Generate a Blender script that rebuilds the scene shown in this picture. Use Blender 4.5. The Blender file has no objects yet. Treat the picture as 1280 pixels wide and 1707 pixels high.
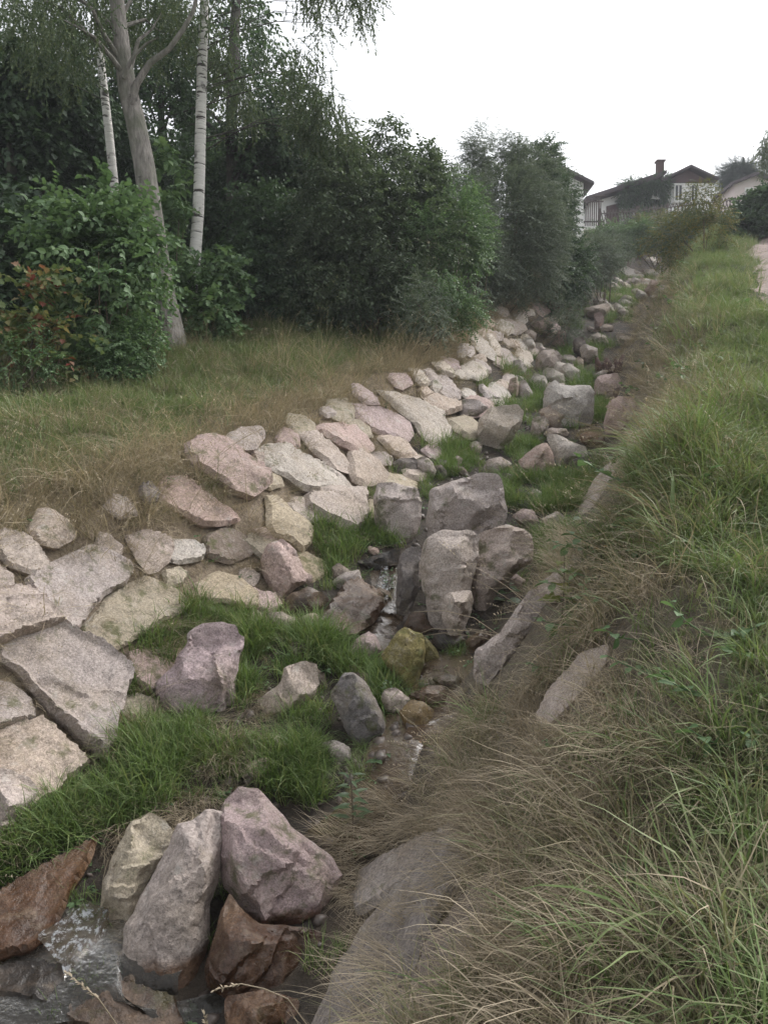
import bpy, math, random, zlib
import numpy as np
from mathutils import Vector, noise as mnoise
from mathutils.geometry import delaunay_2d_cdt

scene = bpy.context.scene
COL = scene.collection
# ------------------------------------------------------------------ camera, sky, sun, exposure
F, CX, CY = 1282.0, 640.0, 853.5
PITCH = math.radians(-4.0)
cam_d = bpy.data.cameras.new("camera")
cam = bpy.data.objects.new("camera", cam_d)
COL.objects.link(cam)
cam.location = (0, 0, 0)
cam.rotation_euler = (math.pi / 2 + PITCH, 0, 0)
cam_d.sensor_fit = 'VERTICAL'
cam_d.sensor_height = 36.0
cam_d.lens = 36.0 * F / 1707.0
cam_d.clip_start = 0.05
cam_d.clip_end = 3000
scene.camera = cam

SUN_EL, SUN_AZ = math.radians(48), math.radians(60)     # azimuth measured from +Y towards +X
world = bpy.data.worlds.new("World")
scene.world = world
world.use_nodes = True
wn = world.node_tree
wn.nodes.clear()
sky = wn.nodes.new('ShaderNodeTexSky')
sky.sky_type = 'NISHITA'
sky.sun_disc = False
sky.sun_elevation = SUN_EL
sky.sun_rotation = SUN_AZ
sky.dust_density = 3.0
hs = wn.nodes.new('ShaderNodeHueSaturation')
hs.inputs['Saturation'].default_value = 0.13           # an overcast sky is nearly colourless
hs.inputs['Value'].default_value = 1.0
bg = wn.nodes.new('ShaderNodeBackground')
bg.inputs['Strength'].default_value = 0.15
wo = wn.nodes.new('ShaderNodeOutputWorld')
wn.links.new(sky.outputs[0], hs.inputs['Color'])
wn.links.new(hs.outputs[0], bg.inputs['Color'])
wn.links.new(bg.outputs[0], wo.inputs['Surface'])
sun_d = bpy.data.lights.new("sun", 'SUN')
sun_d.energy = 1.0
sun_d.angle = math.radians(35)
sun_d.color = (1.0, 0.96, 0.92)
sun = bpy.data.objects.new("sun", sun_d)
COL.objects.link(sun)
sun_dir = Vector((math.sin(SUN_AZ) * math.cos(SUN_EL), math.cos(SUN_AZ) * math.cos(SUN_EL), math.sin(SUN_EL)))
sun.rotation_euler = sun_dir.to_track_quat('Z', 'Y').to_euler()
sun.location = (20, -20, 60)
scene.view_settings.view_transform = 'Standard'
scene.view_settings.look = 'None'
scene.view_settings.gamma = 1.0
scene.view_settings.use_curve_mapping = False
scene.view_settings.exposure = 1.0
scene.render.engine = 'CYCLES'
scene.cycles.max_bounces = 5
scene.cycles.diffuse_bounces = 3
scene.cycles.transmission_bounces = 4
scene.cycles.transparent_max_bounces = 8

# ------------------------------------------------------------------ helpers
rng = np.random.default_rng(7)
cp, sp_ = math.cos(PITCH), math.sin(PITCH)

def ray(px, py):
    u = (px - CX) / F; v = (CY - py) / F
    return np.array([u, cp - v * sp_, sp_ + v * cp])

def at(px, py, y):                      # the point seen at a pixel, y metres ahead
    d = ray(px, py)
    return d * (y / d[1])

def project(p):
    p = np.asarray(p)
    f = p[..., 1] * cp + p[..., 2] * sp_
    v = -p[..., 1] * sp_ + p[..., 2] * cp
    f = np.maximum(f, 1e-3)
    return CX + F * p[..., 0] / f, CY - F * v / f

def _hash(ix, iy, s):
    h = np.sin(ix * 127.1 + iy * 311.7 + s * 74.7) * 43758.5453
    return h - np.floor(h)

def vn(x, y, s=0):                      # value noise 0..1
    ix = np.floor(x); iy = np.floor(y); fx = x - ix; fy = y - iy
    fx = fx * fx * (3 - 2 * fx); fy = fy * fy * (3 - 2 * fy)
    a = _hash(ix, iy, s); b = _hash(ix + 1, iy, s); c = _hash(ix, iy + 1, s); d = _hash(ix + 1, iy + 1, s)
    return (a * (1 - fx) + b * fx) * (1 - fy) + (c * (1 - fx) + d * fx) * fy

def fbm(x, y, s=0, o=3):
    t = 0; a = .5; n = 0
    for k in range(o):
        t = t + a * vn(x * 2 ** k, y * 2 ** k, s + k); n += a; a *= .5
    return t / n

def sstep(a, b, x):
    t = np.clip((x - a) / (b - a), 0, 1)
    return t * t * (3 - 2 * t)

# ------------------------------------------------------------------ terrain: a ditch running up a long slope
def cline(y):
    y = np.clip(y, -20, 50)
    return -2.3 + .36 * y + .004 * np.maximum(y - 20, 0) ** 2 + .12 * np.sin(y * .9 + .5) * sstep(3, 6, y)

def base(y):
    m = np.clip(y, -3, 46)
    hi = np.maximum(y - 46, 0); lo = np.maximum(-3 - y, 0)
    return -3.9 + .337 * (m + (1 - np.exp(-hi / 12)) * 9 - (1 - np.exp(-lo / 6)) * 6)

def footR(y): return .75 + .8 * sstep(6, 11.5, y) - .15 * sstep(13.5, 18, y) - .35 * sstep(18, 28, y)
def crestR(y): return 2.55 + .045 * np.maximum(np.clip(y, 0, 50) - 5, 0)

def H(x, y, detail=True):
    x = np.asarray(x, float); y = np.asarray(y, float)
    dx = x - cline(y)
    yy = np.clip(y, 0, 50)
    # right bank
    s0 = footR(yy); cR = crestR(yy)
    t = np.clip((dx - s0) / (cR - s0), 0, 1)
    hr = .06 * np.clip(dx / s0, 0, 1) + 2.14 * (.45 * t + .55 * t * t * (3 - 2 * t)) + .05 * np.clip(dx - cR, 0, 60)
    # left bank, lower
    f = sstep(5, 15, yy)
    bl = 1.5 - .6 * f; wl = 1.2 - .2 * f; hl = 1.25 - .35 * f
    tl = np.clip((-dx - bl) / wl, 0, 1)
    h_l = .10 * np.clip((-dx - .5) / (bl - .5), 0, 1) + (hl - .1) * (.7 * tl + .3 * tl * tl * (3 - 2 * tl)) \
        + .06 * np.clip(-dx - bl - wl, 0, 60)
    h = np.where(dx > 0, hr, h_l)
    h = h - .10 * np.exp(-(dx / .45) ** 2)
    k = sstep(43, 48, y)                 # the ditch ends below the gardens
    h = h * (1 - k) + k * 1.8
    z = base(y) + h
    if detail:
        bank = sstep(.4, 2.5, np.abs(dx))
        near = 1 - sstep(60, 120, np.hypot(x, y))
        z = z + near * ((fbm(x * .55, y * .55, 3) - .5) * (.30 + .25 * sstep(1.5, 3, dx)) * bank + (fbm(x * 1.6, y * 1.6, 9) - .5) * (.10 + .16 * sstep(1.2, 2.2, dx)))
    return z

def hit(px, py, lift=0.0):
    d = ray(px, py); d = d / np.linalg.norm(d)
    t = np.concatenate([np.arange(1.0, 12, .02), np.arange(12, 90, .08)])
    P = d[None, :] * t[:, None]
    g = P[:, 2] - H(P[:, 0], P[:, 1]) - lift
    k = np.argmax(g < 0)
    if g[k] >= 0: k = len(t) - 1
    k = max(k, 1)
    a, b = g[k - 1], g[k]
    w = a / (a - b) if a != b else 0
    return d * (t[k - 1] + (t[k] - t[k - 1]) * np.clip(w, 0, 1))

def tnormal(x, y, r=.4):
    gx = (H(x + r, y) - H(x - r, y)) / (2 * r); gy = (H(x, y + r) - H(x, y - r)) / (2 * r)
    n = np.array([-float(gx), -float(gy), 1.0])
    return n / np.linalg.norm(n)

def link(o, parent=None):
    COL.objects.link(o)
    if parent is not None: o.parent = parent
    return o

def meshobj(name, V, faces, mat=None, parent=None, loc=(0, 0, 0), smooth=False, mats=None, fmat=None):
    me = bpy.data.meshes.new(name)
    me.from_pydata([tuple(map(float, v)) for v in V], [], [tuple(map(int, f)) for f in faces])
    if mats:
        for m in mats: me.materials.append(m)
    elif mat: me.materials.append(mat)
    if fmat is not None: me.polygons.foreach_set('material_index', np.asarray(fmat, dtype=np.int32))
    if smooth: me.polygons.foreach_set('use_smooth', np.ones(len(me.polygons), dtype=bool))
    me.update()
    o = bpy.data.objects.new(name, me)
    o.location = loc
    return link(o, parent)

def tag(o, label=None, cat=None, group=None, kind=None):
    if label: o['label'] = label
    if cat: o['category'] = cat
    if group: o['group'] = group
    if kind: o['kind'] = kind
    return o

def empty(name, loc, label, cat, group=None):
    o = bpy.data.objects.new(name, None)
    o.location = tuple(map(float, loc)); o.empty_display_size = .2
    link(o)
    return tag(o, label, cat, group)

class MB:                                # collects boxes and tubes into one mesh
    def __init__(s): s.V = []; s.F = []
    def add(s, V, Fs):
        n = len(s.V); s.V += [tuple(v) for v in V]; s.F += [tuple(i + n for i in f) for f in Fs]; return s
    def box(s, c, sx, sy, sz, R=None):
        c = np.array(c, float); V = []
        for k in (-1, 1):
            for j in (-1, 1):
                for i in (-1, 1):
                    p = np.array([i * sx / 2, j * sy / 2, k * sz / 2])
                    if R is not None: p = R @ p
                    V.append(c + p)
        return s.add(V, [(0, 2, 3, 1), (4, 5, 7, 6), (0, 1, 5, 4), (2, 6, 7, 3), (0, 4, 6, 2), (1, 3, 7, 5)])
    def tube(s, pts, rad, n=8, cap=True):
        pts = [np.array(p, float) for p in pts]; V = []; Fs = []
        for i, p in enumerate(pts):
            a = pts[max(i - 1, 0)]; b = pts[min(i + 1, len(pts) - 1)]
            t = b - a; t = t / (np.linalg.norm(t) + 1e-9)
            u = np.cross(t, [0.13, 1, 0.21]); u /= np.linalg.norm(u) + 1e-9; v = np.cross(t, u)
            for k in range(n):
                an = 2 * math.pi * k / n
                V.append(p + rad[i] * (math.cos(an) * u + math.sin(an) * v))
        for i in range(len(pts) - 1):
            for k in range(n):
                Fs.append((i * n + k, i * n + (k + 1) % n, (i + 1) * n + (k + 1) % n, (i + 1) * n + k))
        if cap:
            Fs.append(tuple(range(n))[::-1]); Fs.append(tuple((len(pts) - 1) * n + k for k in range(n)))
        return s.add(V, Fs)
    def prism(s, poly, dvec):            # polygon (3-D points) pushed along dvec
        n = len(poly); d = np.array(dvec, float)
        V = [np.array(p, float) for p in poly] + [np.array(p, float) + d for p in poly]
        Fs = [tuple(range(n)), tuple(range(2 * n - 1, n - 1, -1))]
        for i in range(n): Fs.append((i, i + n, (i + 1) % n + n, (i + 1) % n))
        return s.add(V, Fs)
    def build(s, name, mat, parent=None, loc=(0, 0, 0), smooth=False):
        loc = np.array(loc, float)
        return meshobj(name, [np.array(v) - loc for v in s.V] if parent is None else s.V, s.F, mat, parent,
                       loc if parent is None else (0, 0, 0), smooth)

# ------------------------------------------------------------------ materials
def newmat(name):
    m = bpy.data.materials.new(name); m.use_nodes = True
    nt = m.node_tree; nt.nodes.clear()
    out = nt.nodes.new('ShaderNodeOutputMaterial')
    return m, nt, out

def N(nt, t, **kw):
    n = nt.nodes.new(t)
    for k, v in kw.items():
        if k in n.inputs: n.inputs[k].default_value = v
        else: setattr(n, k, v)
    return n

def ramp(nt, src, stops):
    r = nt.nodes.new('ShaderNodeValToRGB')
    el = r.color_ramp.elements
    while len(el) > 1: el.remove(el[-1])
    for i, (p, c) in enumerate(stops):
        e = el[0] if i == 0 else el.new(p)
        e.position = p
        e.color = (*c, 1) if not np.isscalar(c) else (c, c, c, 1)
    nt.links.new(src, r.inputs[0])
    return r.outputs[0]

def mixc(nt, a, b, fac, mode='MIX'):
    m = nt.nodes.new('ShaderNodeMix'); m.data_type = 'RGBA'; m.blend_type = mode
    for s, v in ((m.inputs[0], fac), (m.inputs[6], a), (m.inputs[7], b)):
        if hasattr(v, 'is_linked'): nt.links.new(v, s)
        elif np.isscalar(v): s.default_value = v
        else: s.default_value = (*v, 1) if len(v) == 3 else v
    return m.outputs[2]

def bump(nt, h, strength=.4, dist=.02, prev=None):
    b = N(nt, 'ShaderNodeBump'); b.inputs['Strength'].default_value = strength; b.inputs['Distance'].default_value = dist
    nt.links.new(h, b.inputs['Height'])
    if prev: nt.links.new(prev, b.inputs['Normal'])
    return b.outputs[0]

def tex(nt, scale, detail=4, rough=.55, kind='noise', vec=None, coord='Object'):
    if vec is None:
        vec = N(nt, 'ShaderNodeTexCoord').outputs[coord]
    t = N(nt, 'ShaderNodeTexNoise' if kind == 'noise' else 'ShaderNodeTexVoronoi')
    t.inputs['Scale'].default_value = scale
    if kind == 'noise':
        t.inputs['Detail'].default_value = detail; t.inputs['Roughness'].default_value = rough
    nt.links.new(vec, t.inputs['Vector'])
    return t

def simple(name, col, rough=.8, nscale=20, var=.25, bstr=.2, bdist=.01, metal=0):
    m, nt, out = newmat(name)
    p = N(nt, 'ShaderNodeBsdfPrincipled', Roughness=rough, Metallic=metal)
    t = tex(nt, nscale)
    c = ramp(nt, t.outputs[0], [(.25, [k * (1 - var) for k in col]), (.75, [k * (1 + var) for k in col])])
    nt.links.new(c, p.inputs['Base Color'])
    nt.links.new(bump(nt, t.outputs[0], bstr, bdist), p.inputs['Normal'])
    nt.links.new(p.outputs[0], out.inputs[0])
    return m

def rock_mat(name, wet=False, damp=False):
    m, nt, out = newmat(name)
    p = N(nt, 'ShaderNodeBsdfPrincipled')
    oi = N(nt, 'ShaderNodeObjectInfo')
    sc_ = N(nt, 'ShaderNodeMath', operation='MULTIPLY_ADD'); sc_.inputs[1].default_value = .75; sc_.inputs[2].default_value = .65
    nt.links.new(oi.outputs['Random'], sc_.inputs[0])
    vs = N(nt, 'ShaderNodeVectorMath', operation='SCALE'); nt.links.new(N(nt, 'ShaderNodeTexCoord').outputs['Object'], vs.inputs[0]); nt.links.new(sc_.outputs[0], vs.inputs[3])
    off = N(nt, 'ShaderNodeVectorMath', operation='ADD'); nt.links.new(vs.outputs[0], off.inputs[0]); nt.links.new(oi.outputs['Location'], off.inputs[1])
    vec = off.outputs[0]
    big = tex(nt, 2.2, 5, .6, vec=vec); mid = tex(nt, 9, 6, .65, vec=vec); fine = tex(nt, 120, 3, .75, vec=vec)
    grain = tex(nt, 170, kind='vor', vec=vec); cryst = tex(nt, 70, kind='vor', vec=vec)
    patch = tex(nt, 1.1, 3, .5, vec=vec)
    c = mixc(nt, oi.outputs['Color'], (.33, .27, .205), ramp(nt, big.outputs[0], [(.46, 0.), (.72, .5)]))
    c = mixc(nt, c, (.36, .325, .30), ramp(nt, mid.outputs[0], [(.52, 0.), (.75, .45)]))
    c = mixc(nt, c, ramp(nt, fine.outputs[0], [(.3, .62), (.5, 1.), (.7, 1.35)]), ramp(nt, patch.outputs[0], [(.35, .35), (.65, .9)]), 'MULTIPLY')
    c = mixc(nt, c, ramp(nt, cryst.outputs['Color'], [(.2, .74), (.8, 1.25)]), .8, 'MULTIPLY')
    c = mixc(nt, c, (.045, .04, .04), ramp(nt, grain.outputs['Color'], [(.82, 0.), (.88, .45)]))
    c = mixc(nt, c, (.46, .44, .40), ramp(nt, tex(nt, 5, 7, .75, vec=vec).outputs[0], [(.58, 0.), (.66, .5)]))
    c = mixc(nt, c, (.20, .165, .10), ramp(nt, tex(nt, 3.1, 6, .7, vec=vec).outputs[0], [(.57, 0.), (.72, .55)]))
    c = mixc(nt, c, ramp(nt, mid.outputs[0], [(.28, .5), (.42, 1.)]), .6, 'MULTIPLY')
    mo = N(nt, 'ShaderNodeMath', operation='MULTIPLY_ADD'); mo.inputs[1].default_value = .22
    nt.links.new(oi.outputs['Random'], mo.inputs[0]); nt.links.new(tex(nt, 4.2, 7, .7, vec=vec).outputs[0], mo.inputs[2])
    c = mixc(nt, c, (.085, .095, .03), ramp(nt, mo.outputs[0], [(.72, 0.), (.82, .7)]))
    if damp:                             # brown water stain up to an uneven line on stones that stand in the stream
        tg = N(nt, 'ShaderNodeTexCoord'); sx = N(nt, 'ShaderNodeSeparateXYZ'); nt.links.new(tg.outputs['Generated'], sx.inputs[0])
        ma = N(nt, 'ShaderNodeMath', operation='MULTIPLY_ADD'); ma.inputs[1].default_value = .45
        nt.links.new(big.outputs[0], ma.inputs[0]); nt.links.new(sx.outputs[2], ma.inputs[2])
        st = ramp(nt, ma.outputs[0], [(.50, 1.), (.58, 0.)])
        c = mixc(nt, c, mixc(nt, c, (.42, .31, .23), 1., 'MULTIPLY'), st)
        nt.links.new(ramp(nt, ma.outputs[0], [(.50, .3), (.60, .88)]), p.inputs['Roughness'])
    elif wet:
        c = mixc(nt, c, ramp(nt, big.outputs[0], [(.35, (.35, .27, .2)), (.65, (.75, .62, .5))]), 1., 'MULTIPLY')
        nt.links.new(ramp(nt, mid.outputs[0], [(.35, .16), (.65, .6)]), p.inputs['Roughness'])
    else:
        p.inputs['Roughness'].default_value = .88
        p.inputs['Specular IOR Level'].default_value = .3
    nt.links.new(c, p.inputs['Base Color'])
    wv = N(nt, 'ShaderNodeTexVoronoi', feature='DISTANCE_TO_EDGE'); wv.inputs['Scale'].default_value = 1.7
    wm = N(nt, 'ShaderNodeVectorMath', operation='ADD'); wsc = N(nt, 'ShaderNodeVectorMath', operation='SCALE'); wsc.inputs[3].default_value = .55
    nt.links.new(tex(nt, 3.5, 6, .7, vec=vec).outputs['Color'], wsc.inputs[0]); nt.links.new(vec, wm.inputs[0]); nt.links.new(wsc.outputs[0], wm.inputs[1]); nt.links.new(wm.outputs[0], wv.inputs['Vector'])
    crack = ramp(nt, wv.outputs['Distance'], [(.0, 0.), (.012, 1.)])
    b = bump(nt, crack, .5, .012, bump(nt, mid.outputs[0], .6, .05))
    b = bump(nt, fine.outputs[0], .5 if not wet else .3, .008, b)
    nt.links.new(b, p.inputs['Normal'])
    nt.links.new(p.outputs[0], out.inputs[0])
    return m

ROCK = rock_mat('granite'); WETROCK = rock_mat('wet_granite', True); DAMPROCK = rock_mat('stained_granite', damp=True)

def ground_mat():
    m, nt, out = newmat('soil_and_litter')
    p = N(nt, 'ShaderNodeBsdfPrincipled', Roughness=.95)
    vec = N(nt, 'ShaderNodeTexCoord').outputs['Object']
    a = N(nt, 'ShaderNodeAttribute', attribute_name='zone')
    n1 = tex(nt, 3, 6, .65, vec=vec); n2 = tex(nt, 30, 5, .7, vec=vec)
    c = mixc(nt, a.outputs['Color'], ramp(nt, n2.outputs[0], [(.3, .45), (.7, 1.5)]), .9, 'MULTIPLY')
    c = mixc(nt, c, (.10, .075, .05), ramp(nt, n1.outputs[0], [(.45, 0.), (.7, .55)]))
    nt.links.new(c, p.inputs['Base Color'])
    nt.links.new(bump(nt, n2.outputs[0], .8, .05), p.inputs['Normal'])
    nt.links.new(p.outputs[0], out.inputs[0])
    return m

def leaf_mat(name, cols, trans=.35, gloss=.45, spec=.35):
    cols = [tuple(.8 * q + .2 * (.3 * k[0] + .6 * k[1] + .1 * k[2]) * f for q, f in zip(k, (1.0, .97, 1.0))) if k[1] > k[0] else tuple(.72 * q + .28 * (.3 * k[0] + .6 * k[1] + .1 * k[2]) for q in k) if name.startswith('grass') else k for k in cols]
    m, nt, out = newmat(name)
    oi = N(nt, 'ShaderNodeObjectInfo')
    at_ = N(nt, 'ShaderNodeAttribute', attribute_name='bv')
    ma = N(nt, 'ShaderNodeMath', operation='MULTIPLY_ADD'); ma.inputs[1].default_value = .45
    mb = N(nt, 'ShaderNodeMath', operation='MULTIPLY'); mb.inputs[1].default_value = .55
    nt.links.new(oi.outputs['Random'], mb.inputs[0]); nt.links.new(at_.outputs['Fac'], ma.inputs[0]); nt.links.new(mb.outputs[0], ma.inputs[2])
    n = len(cols)
    c = ramp(nt, ma.outputs[0], [(.08 + .84 * i / max(n - 1, 1), k) for i, k in enumerate(cols)])
    p = N(nt, 'ShaderNodeBsdfPrincipled', Roughness=gloss)
    p.inputs['Specular IOR Level'].default_value = spec
    nt.links.new(c, p.inputs['Base Color'])
    t = N(nt, 'ShaderNodeBsdfTranslucent')
    nt.links.new(mixc(nt, c, (1.0, 1.05, .5), .6, 'MULTIPLY'), t.inputs['Color'])
    mx = N(nt, 'ShaderNodeMixShader', Fac=trans)
    nt.links.new(p.outputs[0], mx.inputs[1]); nt.links.new(t.outputs[0], mx.inputs[2])
    nt.links.new(mx.outputs[0], out.inputs[0])
    return m

# ------------------------------------------------------------------ ground sheet
def axis(lo, hi, c0, c1, fine, grow=1.12):
    a = list(np.arange(c0, c1 + 1e-6, fine)); s = fine; x = a[-1]
    while x < hi: s *= grow; x += s; a.append(x)
    s = fine; x = a[0]; b = []
    while x > lo: s *= grow; x -= s; b.append(x)
    return np.array(b[::-1] + a)

gx = axis(-900, 900, -4.5, 6.5, .085, 1.07)
gy = axis(-500, 1500, 1.0, 13.0, .085, 1.035)
GX, GY = np.meshgrid(gx, gy)
GZ = H(GX, GY)
nx, ny = len(gx), len(gy)
Vg = np.stack([GX.ravel(), GY.ravel(), GZ.ravel()], 1)
ii = (np.arange(ny - 1)[:, None] * nx + np.arange(nx - 1)[None, :]).ravel()
Fg = np.stack([ii, ii + 1, ii + nx + 1, ii + nx], 1)
me = bpy.data.meshes.new('ground')
me.vertices.add(len(Vg)); me.vertices.foreach_set('co', Vg.ravel())
me.loops.add(len(Fg) * 4); me.loops.foreach_set('vertex_index', Fg.ravel())
me.polygons.add(len(Fg)); me.polygons.foreach_set('loop_start', np.arange(len(Fg)) * 4)
me.update(); me.validate()
me.polygons.foreach_set('use_smooth', np.ones(len(Fg), dtype=bool))
DXg = Vg[:, 0] - cline(Vg[:, 1])
mud = np.array([.042, .034, .027]); straw = np.array([.16, .135, .10]); turf = np.array([.07, .085, .035])
fR = footR(np.clip(Vg[:, 1], 0, 50)); wr = sstep(-.15, .35, DXg - fR)[:, None]; wr2 = sstep(2.3, 3.2, DXg)[:, None]
wl_ = sstep(1.3, 1.8, -DXg)[:, None]; wl2 = sstep(3.2, 4.5, -DXg)[:, None]
zc = mud * (1 - wr) + straw * wr; zc = zc * (1 - wr2) + turf * wr2
earth = np.array([.25, .20, .145]); zc = zc * (1 - wl_) + earth * wl_; wl3 = sstep(2.6, 3.4, -DXg)[:, None]; zc = zc * (1 - wl3) + straw * .8 * wl3; zc = zc * (1 - wl2) + turf * wl2
ca = me.color_attributes.new('zone', 'FLOAT_COLOR', 'POINT')
ca.data.foreach_set('color', np.concatenate([zc, np.ones((len(zc), 1))], 1).astype(np.float32).ravel())
me.materials.append(ground_mat())
ground = link(bpy.data.objects.new('ground', me)); tag(ground, kind='structure')
# ------------------------------------------------------------------ stones
REG = dict(A=(0, 640, 2.66667), B=(300, 600, 2.66667), C=(700, 560, 3.2), D=(0, 960, 2.66667), E=(400, 860, 2.28571),
           F=(0, 1227, 2.0), G=(480, 500, 3.0476), H=(850, 400, 4.5714), I=(860, 500, 3.0476), J=(640, 1067, 2.0), P=(0, 0, 1.0))
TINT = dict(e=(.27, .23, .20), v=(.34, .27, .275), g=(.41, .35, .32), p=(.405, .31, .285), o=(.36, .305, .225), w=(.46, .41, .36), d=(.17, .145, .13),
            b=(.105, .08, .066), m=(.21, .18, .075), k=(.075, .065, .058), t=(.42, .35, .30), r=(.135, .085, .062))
GS, GB = 'granite slabs lining the left bank', 'granite boulders lying in the stream bed'
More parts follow.
